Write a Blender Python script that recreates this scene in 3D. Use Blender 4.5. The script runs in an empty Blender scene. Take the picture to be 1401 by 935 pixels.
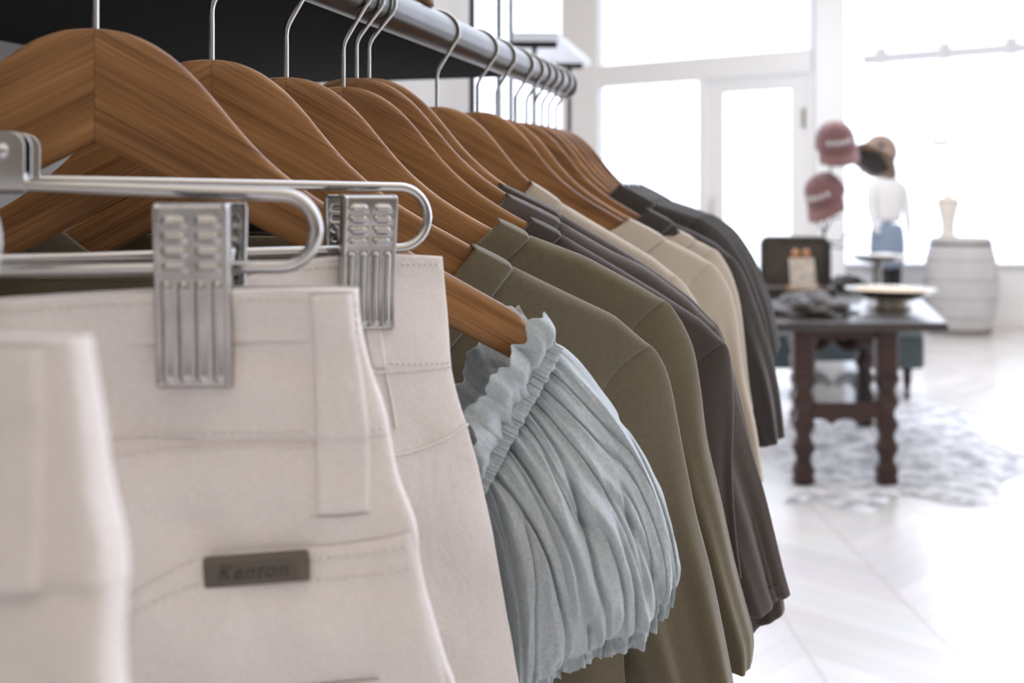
import bpy, bmesh, math, random
from math import sin, cos, pi, sqrt, radians, atan, floor
from mathutils import Vector, noise, Matrix
random.seed(7)
S = bpy.context.scene
COL = S.collection
F, HX, HY, CZ = 1500.0, 700.5, 274.0, 1.29      # focal length in pixels, eye axis in the frame, eye height

def U(px, py, d):
    return Vector(((px-HX)/F*d, d, CZ+(HY-py)/F*d))

# ---------------------------------------------------------------- materials
def new_mat(name):
    m = bpy.data.materials.new(name); m.use_nodes = True
    nt = m.node_tree
    return m, nt, nt.nodes['Principled BSDF'], nt.nodes.new, nt.links.new

def plain(name, col, rough=.5, metal=0., spec=.5, coat=0., bump=None, var=0., vscale=6., sheen=0.):
    m, nt, b, N, L = new_mat(name)
    b.inputs['Base Color'].default_value = (*col, 1)
    b.inputs['Roughness'].default_value = rough
    b.inputs['Metallic'].default_value = metal
    b.inputs['Specular IOR Level'].default_value = spec
    b.inputs['Coat Weight'].default_value = coat
    b.inputs['Sheen Weight'].default_value = sheen
    tc = N('ShaderNodeTexCoord')
    if var:
        n = N('ShaderNodeTexNoise'); n.inputs['Scale'].default_value = vscale; n.inputs['Detail'].default_value = 6
        L(tc.outputs['Object'], n.inputs['Vector'])
        r = N('ShaderNodeValToRGB')
        r.color_ramp.elements[0].position = .3; r.color_ramp.elements[1].position = .7
        r.color_ramp.elements[0].color = (*[c*(1-var) for c in col], 1)
        r.color_ramp.elements[1].color = (*[min(1, c*(1+var)) for c in col], 1)
        L(n.outputs['Fac'], r.inputs['Fac']); L(r.outputs['Color'], b.inputs['Base Color'])
    if bump:
        n2 = N('ShaderNodeTexNoise'); n2.inputs['Scale'].default_value = bump[0]; n2.inputs['Detail'].default_value = 4
        L(tc.outputs['Object'], n2.inputs['Vector'])
        bp = N('ShaderNodeBump'); bp.inputs['Strength'].default_value = bump[1]; bp.inputs['Distance'].default_value = bump[2]
        L(n2.outputs['Fac'], bp.inputs['Height']); L(bp.outputs['Normal'], b.inputs['Normal'])
    return m

def fabric(name, col, var=.08, weave=1400., wstr=.25, sheen=.25, wrinkle=.0012, wscale=22., grid=0., rough=.9):
    m, nt, b, N, L = new_mat(name)
    b.inputs['Roughness'].default_value = rough
    b.inputs['Specular IOR Level'].default_value = .15
    b.inputs['Sheen Weight'].default_value = sheen
    b.inputs['Sheen Roughness'].default_value = .5
    tc = N('ShaderNodeTexCoord')
    n = N('ShaderNodeTexNoise'); n.inputs['Scale'].default_value = 500; n.inputs['Detail'].default_value = 8
    L(tc.outputs['Object'], n.inputs['Vector'])
    r = N('ShaderNodeValToRGB')
    r.color_ramp.elements[0].position = .25; r.color_ramp.elements[1].position = .75
    r.color_ramp.elements[0].color = (*[c*(1-var) for c in col], 1)
    r.color_ramp.elements[1].color = (*[min(1, c*(1+var)) for c in col], 1)
    L(n.outputs['Fac'], r.inputs['Fac']); L(r.outputs['Color'], b.inputs['Base Color'])
    n1 = N('ShaderNodeTexNoise'); n1.inputs['Scale'].default_value = weave; n1.inputs['Detail'].default_value = 2
    L(tc.outputs['Object'], n1.inputs['Vector'])
    bp = N('ShaderNodeBump'); bp.inputs['Strength'].default_value = wstr; bp.inputs['Distance'].default_value = .0006
    L(n1.outputs['Fac'], bp.inputs['Height'])
    last = bp
    if grid:
        for ax in ('X', 'Z'):
            w = N('ShaderNodeTexWave'); w.bands_direction = ax; w.inputs['Scale'].default_value = grid
            w.inputs['Distortion'].default_value = 1.2; w.inputs['Detail'].default_value = 1
            L(tc.outputs['Object'], w.inputs['Vector'])
            bq = N('ShaderNodeBump'); bq.inputs['Strength'].default_value = .12; bq.inputs['Distance'].default_value = .0004
            L(w.outputs['Fac'], bq.inputs['Height']); L(last.outputs['Normal'], bq.inputs['Normal']); last = bq
    n2 = N('ShaderNodeTexNoise'); n2.inputs['Scale'].default_value = wscale; n2.inputs['Detail'].default_value = 4
    n2.inputs['Distortion'].default_value = .6
    L(tc.outputs['Object'], n2.inputs['Vector'])
    b2 = N('ShaderNodeBump'); b2.inputs['Strength'].default_value = .5; b2.inputs['Distance'].default_value = wrinkle*4
    L(n2.outputs['Fac'], b2.inputs['Height']); L(last.outputs['Normal'], b2.inputs['Normal'])
    L(b2.outputs['Normal'], b.inputs['Normal'])
    return m

def wood_hanger_mat():
    m, nt, b, N, L = new_mat('honey_wood')
    b.inputs['Roughness'].default_value = .36
    b.inputs['Specular IOR Level'].default_value = .4
    tc = N('ShaderNodeTexCoord'); sp = N('ShaderNodeSeparateXYZ'); L(tc.outputs['Object'], sp.inputs[0])
    ab = N('ShaderNodeMath'); ab.operation = 'ABSOLUTE'; L(sp.outputs['X'], ab.inputs[0])
    sg = N('ShaderNodeMath'); sg.operation = 'SIGN'; L(sp.outputs['X'], sg.inputs[0])
    sgm = N('ShaderNodeMath'); sgm.operation = 'MULTIPLY'; sgm.inputs[1].default_value = .7; L(sg.outputs[0], sgm.inputs[0])
    yy = N('ShaderNodeMath'); yy.operation = 'ADD'; L(sp.outputs['Y'], yy.inputs[0]); L(sgm.outputs[0], yy.inputs[1])
    cb = N('ShaderNodeCombineXYZ'); L(ab.outputs[0], cb.inputs[0]); L(yy.outputs[0], cb.inputs[1]); L(sp.outputs['Z'], cb.inputs[2])
    mp = N('ShaderNodeMapping'); mp.vector_type = 'POINT'; mp.inputs['Rotation'].default_value = (0, radians(-29), 0)
    L(cb.outputs[0], mp.inputs['Vector'])
    oi = N('ShaderNodeObjectInfo')
    ml = N('ShaderNodeMath'); ml.operation = 'MULTIPLY'; ml.inputs[1].default_value = 40; L(oi.outputs['Random'], ml.inputs[0])
    def streak(sc, det):
        m2 = N('ShaderNodeMapping'); m2.inputs['Scale'].default_value = sc
        L(mp.outputs[0], m2.inputs['Vector'])
        n = N('ShaderNodeTexNoise'); n.noise_dimensions = '4D'; n.inputs['Scale'].default_value = 1; n.inputs['Detail'].default_value = det
        L(m2.outputs[0], n.inputs['Vector']); L(ml.outputs[0], n.inputs['W'])
        return n
    fine = streak((14, 60, 700), 5); broad = streak((5, 30, 75), 3); blotch = streak((16, 16, 22), 2)
    r = N('ShaderNodeValToRGB'); e = r.color_ramp.elements
    e[0].position = .35; e[0].color = (.13, .052, .016, 1)
    e[1].position = .66; e[1].color = (.50, .255, .095, 1)
    x = e.new(.49); x.color = (.30, .140, .048, 1)
    mx = N('ShaderNodeMath'); mx.operation = 'MULTIPLY_ADD'; mx.inputs[1].default_value = .4
    L(fine.outputs['Fac'], mx.inputs[0])
    m3 = N('ShaderNodeMath'); m3.operation = 'MULTIPLY'; m3.inputs[1].default_value = .42; L(broad.outputs['Fac'], m3.inputs[0])
    m4 = N('ShaderNodeMath'); m4.operation = 'MULTIPLY_ADD'; m4.inputs[1].default_value = .18
    L(blotch.outputs['Fac'], m4.inputs[0]); L(m3.outputs[0], m4.inputs[2]); L(m4.outputs[0], mx.inputs[2])
    L(mx.outputs[0], r.inputs['Fac'])
    # the glue joint in the middle
    lt = N('ShaderNodeMath'); lt.operation = 'LESS_THAN'; lt.inputs[1].default_value = .0005; L(ab.outputs[0], lt.inputs[0])
    mc = N('ShaderNodeMix'); mc.data_type = 'RGBA'; mc.inputs[7].default_value = (.09, .032, .01, 1)
    f2 = N('ShaderNodeMath'); f2.operation = 'MULTIPLY'; f2.inputs[1].default_value = .3; L(lt.outputs[0], f2.inputs[0])
    L(f2.outputs[0], mc.inputs[0]); L(r.outputs['Color'], mc.inputs[6]); L(mc.outputs[2], b.inputs['Base Color'])
    bp = N('ShaderNodeBump'); bp.inputs['Strength'].default_value = .12; bp.inputs['Distance'].default_value = .0006
    L(fine.outputs['Fac'], bp.inputs['Height']); L(bp.outputs['Normal'], b.inputs['Normal'])
    return m

M = {}
M['wood'] = wood_hanger_mat()
M['chrome'] = plain('chrome', (.60, .59, .575), .15, 1.)
M['wire'] = plain('steel_wire', (.58, .57, .55), .2, 1.)
M['clip'] = plain('clip_steel', (.50, .485, .465), .26, 1., var=.12, vscale=90)
M['rail'] = plain('gunmetal', (.13, .127, .124), .28, 1., var=.2, vscale=14)
M['black'] = plain('black_paint', (.010, .009, .008), .9, spec=.12, bump=(60, .1, .002))
M['iron'] = plain('black_iron', (.03, .028, .026), .45, .3)
M['brass'] = plain('dark_brass', (.16, .10, .05), .4, 1.)
M['white_denim'] = fabric('white_denim', (.80, .74, .70), .05, 1500, .3, .15, .0016, 26)
M['white_stitch'] = fabric('white_thread', (.80, .75, .71), .05, 900, .1, .1, .0003)
M['blue'] = fabric('blue_cotton', (.50, .555, .578), .13, 1300, .3, .3, .0018, 30, grid=190)
M['olive'] = fabric('olive_jersey', (.165, .140, .092), .10, 1500, .25, .3, .0012, 16)
M['olive2'] = fabric('moss_jersey', (.178, .152, .100), .10, 1500, .25, .3, .0012, 16)
M['brown_gray'] = fabric('dark_taupe_jersey', (.082, .066, .060), .10, 1500, .25, .35, .0012, 16)
M['taupe'] = fabric('taupe_jersey', (.130, .110, .101), .10, 1500, .25, .35, .0016, 20)
M['cream'] = fabric('cream_jersey', (.62, .55, .46), .06, 1500, .2, .25, .0012, 16)
M['cream2'] = fabric('ivory_jersey', (.60, .53, .435), .06, 1500, .2, .25, .0012, 16)
M['charcoal'] = fabric('charcoal_jersey', (.068, .060, .056), .10, 1500, .25, .4, .0012, 16)
M['slate'] = fabric('slate_jersey', (.072, .072, .071), .10, 1500, .25, .4, .0012, 16)
M['plaque'] = plain('antique_metal', (.16, .135, .10), .42, .9, bump=(300, .2, .0003))
M['plaque_dark'] = plain('dark_enamel', (.13, .11, .088), .55, .5)
M['letter'] = plain('dark_engraving', (.04, .028, .022), .6)
M['wall'] = plain('wall_paint', (.72, .70, .67), .85, bump=(80, .06, .003))
M['trimw'] = plain('white_gloss_paint', (.90, .91, .93), .4)
M['darkwood'] = plain('dark_oak', (.046, .021, .017), .42, var=.35, vscale=9)
M['darktop'] = plain('dark_oak_top', (.055, .045, .043), .25, var=.25, vscale=9, coat=.4)
M['leather'] = plain('dark_leather', (.075, .064, .056), .45, var=.35, vscale=12, bump=(70, .3, .004))
M['teal'] = plain('teal_leather', (.06, .088, .10), .3, var=.2, vscale=9)
M['silver'] = plain('tarnished_silver', (.55, .54, .50), .28, 1., var=.2, vscale=40)
M['gold'] = plain('straw_gold', (.70, .52, .30), .5, .2, var=.25, vscale=60)
M['barrel'] = plain('weathered_grey_oak', (.56, .55, .56), .75, var=.08, vscale=5, bump=(30, .3, .006))
M['hoop'] = plain('barrel_iron', (.22, .21, .20), .5, .8)
M['maroon'] = fabric('maroon_twill', (.29, .16, .168), .08, 500, .2, .3)
M['maroonmesh'] = fabric('dark_mesh', (.07, .06, .06), .1, 500, .3, .2)
M['tan'] = fabric('tan_canvas', (.36, .26, .20), .1, 400, .2, .2)
M['knit'] = fabric('dark_knit', (.07, .065, .065), .6, 90, .5, .2)
M['shirt'] = fabric('white_shirt_cloth', (.82, .82, .84), .03)
M['denim'] = fabric('blue_denim', (.25, .32, .43), .15)
M['darkcloth'] = fabric('black_cloth', (.03, .03, .035), .2)
M['plaster'] = plain('pale_plaster', (.80, .76, .70), .6, var=.1, vscale=14)
M['amber'] = plain('amber_wood', (.62, .30, .12), .4)
M['card_lining'] = plain('worn_leather_lining', (.10, .088, .078), .4, var=.3, vscale=9)
M['paper'] = plain('print_paper', (.74, .68, .62), .6, var=.3, vscale=26)
M['horn'] = plain('pale_horn', (.50, .38, .28), .5, var=.15, vscale=30)

def glass():
    m, nt, b, N, L = new_mat('window_glass')
    tr = N('ShaderNodeBsdfTransparent'); gl = N('ShaderNodeBsdfGlossy'); gl.inputs['Roughness'].default_value = .02
    fr = N('ShaderNodeFresnel'); fr.inputs['IOR'].default_value = 1.3
    mx = N('ShaderNodeMixShader'); L(fr.outputs[0], mx.inputs[0]); L(tr.outputs[0], mx.inputs[1]); L(gl.outputs[0], mx.inputs[2])
    L(mx.outputs[0], nt.nodes['Material Output'].inputs['Surface'])
    return m
M['glass'] = glass()

def acrylic():
    m, nt, b, N, L = new_mat('milky_acrylic')
    b.inputs['Base Color'].default_value = (.93, .94, .96, 1); b.inputs['Roughness'].default_value = .25
    t = N('ShaderNodeBsdfTranslucent'); t.inputs['Color'].default_value = (.93, .95, .98, 1)
    mx = N('ShaderNodeMixShader'); mx.inputs[0].default_value = .55
    L(b.outputs[0], mx.inputs[1]); L(t.outputs[0], mx.inputs[2]); L(mx.outputs[0], nt.nodes['Material Output'].inputs['Surface'])
    return m
M['acrylic'] = acrylic()

def floor_mat():
    m, nt, b, N, L = new_mat('pale_herringbone_boards')
    b.inputs['Roughness'].default_value = .21
    b.inputs['Specular IOR Level'].default_value = .5
    tc = N('ShaderNodeTexCoord'); sp = N('ShaderNodeSeparateXYZ'); L(tc.outputs['Object'], sp.inputs[0])
    def mth(op, a, b_=None, c=None):
        n = N('ShaderNodeMath'); n.operation = op
        for i, v in enumerate((a, b_, c)):
            if v is None: continue
            if isinstance(v, (int, float)): n.inputs[i].default_value = v
            else: L(v, n.inputs[i])
        return n.outputs[0]
    # chevrons: zig-zag across x, boards stacked along y
    zig = mth('PINGPONG', sp.outputs['X'], .42)
    yy = mth('ADD', sp.outputs['Y'], zig)
    row = mth('DIVIDE', yy, .13)
    fr = mth('FRACT', row)
    ln = mth('LESS_THAN', fr, .04)
    zz = mth('LESS_THAN', mth('ABSOLUTE', mth('SUBTRACT', zig, .21)), .205)
    ln2 = mth('SUBTRACT', 1., zz)
    line = mth('MAXIMUM', ln, ln2)
    col = mth('FLOOR', mth('DIVIDE', sp.outputs['X'], .42))
    cell = mth('ADD', mth('FLOOR', row), mth('MULTIPLY', col, 37.3))
    wn = N('ShaderNodeTexWhiteNoise'); wn.noise_dimensions = '1D'; L(cell, wn.inputs['W'])
    r = N('ShaderNodeValToRGB')
    r.color_ramp.elements[0].color = (.66, .64, .635, 1); r.color_ramp.elements[1].color = (.76, .745, .74, 1)
    L(wn.outputs['Value'], r.inputs['Fac'])
    n = N('ShaderNodeTexNoise'); n.inputs['Scale'].default_value = 3; n.inputs['Detail'].default_value = 5; L(tc.outputs['Object'], n.inputs['Vector'])
    mx = N('ShaderNodeMix'); mx.data_type = 'RGBA'; mx.blend_type = 'MULTIPLY'; mx.inputs[0].default_value = .12
    L(r.outputs['Color'], mx.inputs[6]); L(n.outputs['Color'], mx.inputs[7])
    mc = N('ShaderNodeMix'); mc.data_type = 'RGBA'; mc.inputs[7].default_value = (.52, .49, .47, 1)
    L(mth('MULTIPLY', line, .8), mc.inputs[0]); L(mx.outputs[2], mc.inputs[6]); L(mc.outputs[2], b.inputs['Base Color'])
    return m
M['floor'] = floor_mat()

def hide_mat():
    m, nt, b, N, L = new_mat('brindled_cowhide')
    b.inputs['Roughness'].default_value = .8
    tc = N('ShaderNodeTexCoord')
    n = N('ShaderNodeTexNoise'); n.inputs['Scale'].default_value = 9; n.inputs['Detail'].default_value = 6; n.inputs['Roughness'].default_value = .7
    L(tc.outputs['Object'], n.inputs['Vector'])
    r = N('ShaderNodeValToRGB'); e = r.color_ramp.elements
    e[0].position = .40; e[0].color = (.34, .35, .38, 1); e[1].position = .60; e[1].color = (.88, .89, .92, 1)
    L(n.outputs['Fac'], r.inputs['Fac']); L(r.outputs['Color'], b.inputs['Base Color'])
    return m
M['hide'] = hide_mat()

# ---------------------------------------------------------------- mesh helpers
def mk(name, verts, faces, mat, parent=None, smooth=True):
    me = bpy.data.meshes.new(name)
    me.from_pydata([tuple(v) for v in verts], [], faces)
    me.materials.append(mat)
    if smooth:
        me.polygons.foreach_set('use_smooth', [True]*len(me.polygons))
    bm = bmesh.new(); bm.from_mesh(me); bmesh.ops.recalc_face_normals(bm, faces=bm.faces); bm.to_mesh(me); bm.free()
    me.update()
    o = bpy.data.objects.new(name, me); COL.objects.link(o)
    if parent: o.parent = parent
    return o

class MB:
    def __init__(s): s.v = []; s.f = []
    def add(s, v, f):
        k = len(s.v); s.v += [Vector(p) for p in v]; s.f += [[i+k for i in q] for q in f]
        return s
    def box(s, x0, x1, y0, y1, z0, z1):
        return s.add([(x0,y0,z0),(x1,y0,z0),(x1,y1,z0),(x0,y1,z0),(x0,y0,z1),(x1,y0,z1),(x1,y1,z1),(x0,y1,z1)],
                     [(0,1,2,3),(4,5,6,7),(0,1,5,4),(1,2,6,5),(2,3,7,6),(3,0,4,7)])
    def tube(s, pts, r, n=10, cap=True):
        pts = [Vector(p) for p in pts]; k = len(pts)
        rs = r if isinstance(r, (list, tuple)) else [r]*k
        up = None; vs = []; fs = []
        for i, p in enumerate(pts):
            t = (pts[min(i+1, k-1)]-pts[max(i-1, 0)]).normalized()
            if up is None:
                up = Vector((0,1,0)) if abs(t.y) < .9 else Vector((1,0,0))
            a = (up-t*up.dot(t)).normalized(); b = t.cross(a); up = a
            for j in range(n):
                q = 2*pi*j/n; vs.append(p+(a*cos(q)+b*sin(q))*rs[i])
        for i in range(k-1):
            for j in range(n):
                fs.append((i*n+j, i*n+(j+1) % n, (i+1)*n+(j+1) % n, (i+1)*n+j))
        if cap:
            fs.append(tuple(range(n))); fs.append(tuple((k-1)*n+j for j in range(n)))
        return s.add(vs, fs)
    def lathe(s, prof, n=32, c=(0,0,0), sx=1., sy=1., wob=None):
        vs = []; fs = []; k = len(prof)
        for i, (r, z) in enumerate(prof):
            for j in range(n):
                q = 2*pi*j/n; rr = r*(wob(q, i/(k-1)) if wob else 1)
                vs.append((c[0]+rr*cos(q)*sx, c[1]+rr*sin(q)*sy, c[2]+z))
        for i in range(k-1):
            for j in range(n):
                fs.append((i*n+j, i*n+(j+1) % n, (i+1)*n+(j+1) % n, (i+1)*n+j))
        fs.append(tuple(range(n))); fs.append(tuple((k-1)*n+j for j in range(n)))
        return s.add(vs, fs)
    def build(s, name, mat, parent=None, smooth=True, bevel=0., seg=2, sub=0):
        o = mk(name, s.v, s.f, mat, parent, smooth)
        if bevel:
            b = o.modifiers.new('b', 'BEVEL'); b.width = bevel; b.segments = seg; b.limit_method = 'ANGLE'; b.angle_limit = radians(40)
            b.harden_normals = True
        if sub:
            q = o.modifiers.new('s', 'SUBSURF'); q.levels = sub; q.render_levels = sub
        return o

def tag(o, label=None, cat=None, group=None, kind=None):
    if label: o['label'] = label
    if cat: o['category'] = cat
    if group: o['group'] = group
    if kind: o['kind'] = kind
    return o

def empty(name, loc=(0,0,0), rz=0., label=None, cat=None, group=None):
    o = bpy.data.objects.new(name, None); COL.objects.link(o)
    o.empty_display_size = .05
    o.location = loc; o.rotation_euler = (0, 0, rz)
    return tag(o, label, cat, group)

def cr(pts, t):
    """Catmull-Rom through a list of tuples, t in 0..1 over the index."""
    k = len(pts)-1
    x = min(max(t, 0), 1)*k; i = min(int(x), k-1); f = x-i
    p1, p2 = pts[i], pts[i+1]
    p0 = pts[i-1] if i > 0 else tuple(2*a-b for a, b in zip(p1, p2))
    p3 = pts[i+2] if i+2 <= k else tuple(2*b-a for a, b in zip(p1, p2))
    return tuple(.5*((2*b)+(-a+c)*f+(2*a-5*b+4*c-d)*f*f+(-a+3*b-3*c+d)*f**3) for a, b, c, d in zip(p0, p1, p2, p3))

def arcpoly(pts, n):
    """resample a polyline (smoothed) to n+1 points of even arc length"""
    d = [cr(pts, i/400) for i in range(401)]
    L = [0]
    for a, b in zip(d, d[1:]): L.append(L[-1]+sqrt(sum((x-y)**2 for x, y in zip(a, b))))
    out = []; j = 0
    for i in range(n+1):
        t = L[-1]*i/n
        while j < 399 and L[j+1] < t: j += 1
        f = (t-L[j])/max(1e-12, L[j+1]-L[j])
        out.append(tuple(a+(b-a)*f for a, b in zip(d[j], d[j+1])))
    return out

def interp(x, xs, ys):
    if x <= xs[0]: return ys[0]
    for i in range(len(xs)-1):
        if x <= xs[i+1]:
            f = (x-xs[i])/(xs[i+1]-xs[i]); return ys[i]+(ys[i+1]-ys[i])*f
    return ys[-1]

def sm(a, b, x):
    t = min(max((x-a)/(b-a), 0), 1); return t*t*(3-2*t)

class Plane:
    """the upright plane one hanging thing lives in: origin, yaw; local x along the hanger, y away, z up"""
    def __init__(s, o, yaw):
        s.o = Vector(o); s.yaw = radians(yaw); s.c = cos(s.yaw); s.n = sin(s.yaw)
    def sz(s, px, py):
        rx = (px-HX)/F; rz = (HY-py)/F
        t = (s.o.y*s.c-s.o.x*s.n)/(s.c-rx*s.n)
        return ((t*rx-s.o.x)*s.c+(t-s.o.y)*s.n, CZ+t*rz-s.o.z)

def loft(rows, nu=64, nv=70, pw=2.4, fold=None, hem=.0, closed_top=False):
    """rows: (sL,zL,sR,zR,T,y0); flattened tube; returns verts, faces"""
    vs = []; fs = []; allrows = [(cr(rows, j/nv), j/nv) for j in range(nv+1)]
    if hem:
        sL, zL, sR, zR, T, y0 = allrows[-1][0]
        nn = Vector((zL-zR, sR-sL)).normalized()
        if nn.y < 0: nn = -nn
        for k, (q, sh) in enumerate(((.0, .86), (.35, .78), (1., .7))):
            allrows.append(((sL+(sR-sL)*.01+nn.x*hem*q, zL+nn.y*hem*q, sR-(sR-sL)*.01+nn.x*hem*q, zR+nn.y*hem*q, T*sh, y0), 1.))
    for (sL, zL, sR, zR, T, y0), v in allrows:
        for i in range(nu):
            th = 2*pi*i/nu; c = cos(th); q = sin(th)
            m = .5-.5*math.copysign(abs(c)**(2/pw), c)
            y = -T*math.copysign(abs(q)**(2/pw), q)
            s = sL+(sR-sL)*m; z = zL+(zR-zL)*m
            d = (0, 0, 0)
            if fold: d = fold(m, v, q, s, z)
            vs.append((s+d[0], y0+y+d[1], z+d[2]))
    n = len(allrows)
    for j in range(n-1):
        for i in range(nu):
            fs.append((j*nu+i, j*nu+(i+1) % nu, (j+1)*nu+(i+1) % nu, (j+1)*nu+i))
    if closed_top: fs.append(tuple(range(nu)))
    return vs, fs

# ---------------------------------------------------------------- the rail
A = atan(444/1500.)
RZ = CZ+.1549
def rail_at(d): return Vector((.296*d-.3653, d, RZ))
ud = Vector((sin(A), cos(A), 0)); pd = Vector((-cos(A), sin(A), 0))     # along the rail / left of it
def RW(t, o, z): return ud*t+pd*o+Vector((0, 0, z))

r0 = empty('clothes_rail', rail_at(.12), 0, 'dark steel tube rail under the black shelf, hung with a row of clothes hangers', 'clothes rail')
off = rail_at(.12)
rr = MB(); n = 60
rr.tube([rail_at(.12+1.35*i/n)-off for i in range(n+1)], .0168, 40)
rr.build('tube', M['rail'], r0)
b = MB(); e = rail_at(1.47)-off
b.tube([e-ud*.004, e+ud*.006], .0186, 32); b.build('end_cap', M['rail'], r0, bevel=.002)
for d in (.30, .965):
    p = rail_at(d)-off; b = MB()
    q = [(0, .0)]
    top = .045
    b.tube([p+Vector((0,0,.0165)), p+Vector((0,0,top-.012)), p+pd*.012+Vector((0,0,top)), p+pd*.13+Vector((0,0,top))], .0055, 12)
    b.tube([p+Vector((0,0,.016)), p+Vector((0,0,.022))], .011, 16)
    b.build('bracket', M['brass'], r0)

sh = MB()
def prism(mb, pts, z0, z1):
    k = len(pts)
    mb.add([(p[0], p[1], z0) for p in pts]+[(p[0], p[1], z1) for p in pts],
           [tuple(range(k)), tuple(range(k, 2*k))]+[(i, (i+1) % k, k+(i+1) % k, k+i) for i in range(k)])
tfar = 1.515*cos(A)+(-10/1500*1.515)*sin(A)
prism(sh, [RW(-.3, .44, 0), RW(tfar, .44, 0), RW(tfar, .8565, 0), RW(-.3, .8565, 0)], CZ+.170, CZ+.196)
o = sh.build('wall_shelf', M['black'], None, False, bevel=.002)
tag(o, 'black painted shelf board fixed to the wall above the clothes rail', 'shelf')

# ---------------------------------------------------------------- wooden hangers
KN = [0, .01, .02, .035, .05, .065, .08, .10, .12, .15, .18, .22, .24]
KV = [0, .0007, .0028, .0112, .0252, .0442, .0615, .0785, .0912, .1078, .1252, .1478, .159]
def top(s):
    """height of the hanger's upper edge below the apex, smoothed"""
    s = abs(s); t = 0
    for w in (-.006, 0, .006): t += interp(abs(s+w), KN, KV)
    return -(t/3-.0003)
END = .226
def hanger_body2():
    """section drawn explicitly: two flat faces, rounded top and bottom"""
    vs = []; fs = []; ns = 130
    sec = [(-1, .0), (-1, .5), (-1, .86), (-.86, .955), (-.5, .995), (0, 1), (.5, .995), (.86, .955), (1, .86), (1, .5), (1, .0)]
    sec = sec+[(y, -z) for y, z in reversed(sec[1:-1])]
    nc = len(sec)
    for i in range(ns+1):
        s = -END+2*END*i/ns
        zt = top(s); zb = -(.056+.54*abs(s)); zb = min(zb, zt-.020)
        x = (END-abs(s))/.013
        k = sqrt(max(0, 1-(1-min(x, 1))**2)) if x < 1 else 1
        zm = (zt+zb)/2; hh = max((zt-zb)/2*k, .001)
        for y, z in sec:
            lim = .0045                          # rounding height is absolute
            a = abs(z)
            zz = hh-(1-a)/.14*min(lim, hh*.9) if a >= .86 else (hh-min(lim, hh*.9))*a/.86
            vs.append((s, y*.0062*max(k, .3), zm+math.copysign(zz, z)))
    for i in range(ns):
        for j in range(nc):
            fs.append((i*nc+j, i*nc+(j+1) % nc, (i+1)*nc+(j+1) % nc, (i+1)*nc+j))
    fs.append(tuple(range(nc))); fs.append(tuple(ns*nc+j for j in range(nc)))
    return vs, fs
def hook_path(hc, foot=-.012):
    p = [(0, foot), (0, 0), (0, hc*.28), (0, hc*.40), (.0012, hc*.47), (.0045, hc*.56)]
    cx, rx, rz = -.0015, .0222, .0187
    for a in range(-38, 206, 8):
        p.append((cx+rx*cos(radians(a)), hc+rz*sin(radians(a))))
    return [(x, 0, z) for x, z in arcpoly(p, 90)]

hv, hf = hanger_body2()
body_proto = mk('hanger_body', hv, hf, M['wood'])
body_mesh = body_proto.data
bpy.data.objects.remove(body_proto)
HANG = {}
def wooden_hanger(key, px, py, yaw, label, dd=0.):
    d = 1500/(2.737*(1144-px))+dd
    a = rail_at(d); z = CZ+(HY-py)/F*d
    pl = Plane((a.x, d, z), yaw)
    root = empty('wooden_hanger', pl.o, pl.yaw, label, 'hanger', 'wooden hangers on the rail')
    bo = bpy.data.objects.new('hanger_body', body_mesh); COL.objects.link(bo); bo.parent = root
    h = MB(); h.tube(hook_path(RZ-z), .00165, 10); h.build('hook', M['wire'], root)
    HANG[key] = pl
    return pl

WH = [
 ('A', 130, 40, 16, 'wooden hanger holding the pale blue puff-sleeved blouse'),
 ('B', 289, 82, 15, 'wooden hanger in the first olive tee behind the blue blouse'),
 ('C', 391, 106, 11, 'wooden hanger in the second olive tee from the blue blouse'),
 ('D', 469, 119, 7, 'wooden hanger with dark grain swirls in the dark brown tee'),
 ('E', 487, 107, 7, 'wooden hanger, middle of the three close together in dark tees'),
 ('F', 504, 107, 7, 'wooden hanger, hindmost of the three close together in dark tees'),
 ('G', 597, 146, 15, 'wooden hanger in the cream tee next behind the dark tees'),
 ('H', 653, 153, 15, 'wooden hanger in the second cream tee, wide orange-brown face showing'),
 ('I', 679, 162, 14, 'wooden hanger in the hindmost cream tee'),
 ('J', 705, 167, 13, 'wooden hanger in the front charcoal tee behind the cream tees'),
 ('K', 720, 169, 13, 'wooden hanger fifth from the far end of the rail'),
 ('L', 731, 171, 13, 'wooden hanger fourth from the far end of the rail'),
 ('M', 741, 173, 13, 'wooden hanger third from the far end of the rail'),
 ('N', 750, 175, 13, 'wooden hanger second from the far end of the rail'),
 ('O', 760, 177, 13, 'wooden hanger last on the rail, against the bright window'),
]
for w in WH: wooden_hanger(*w)

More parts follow.
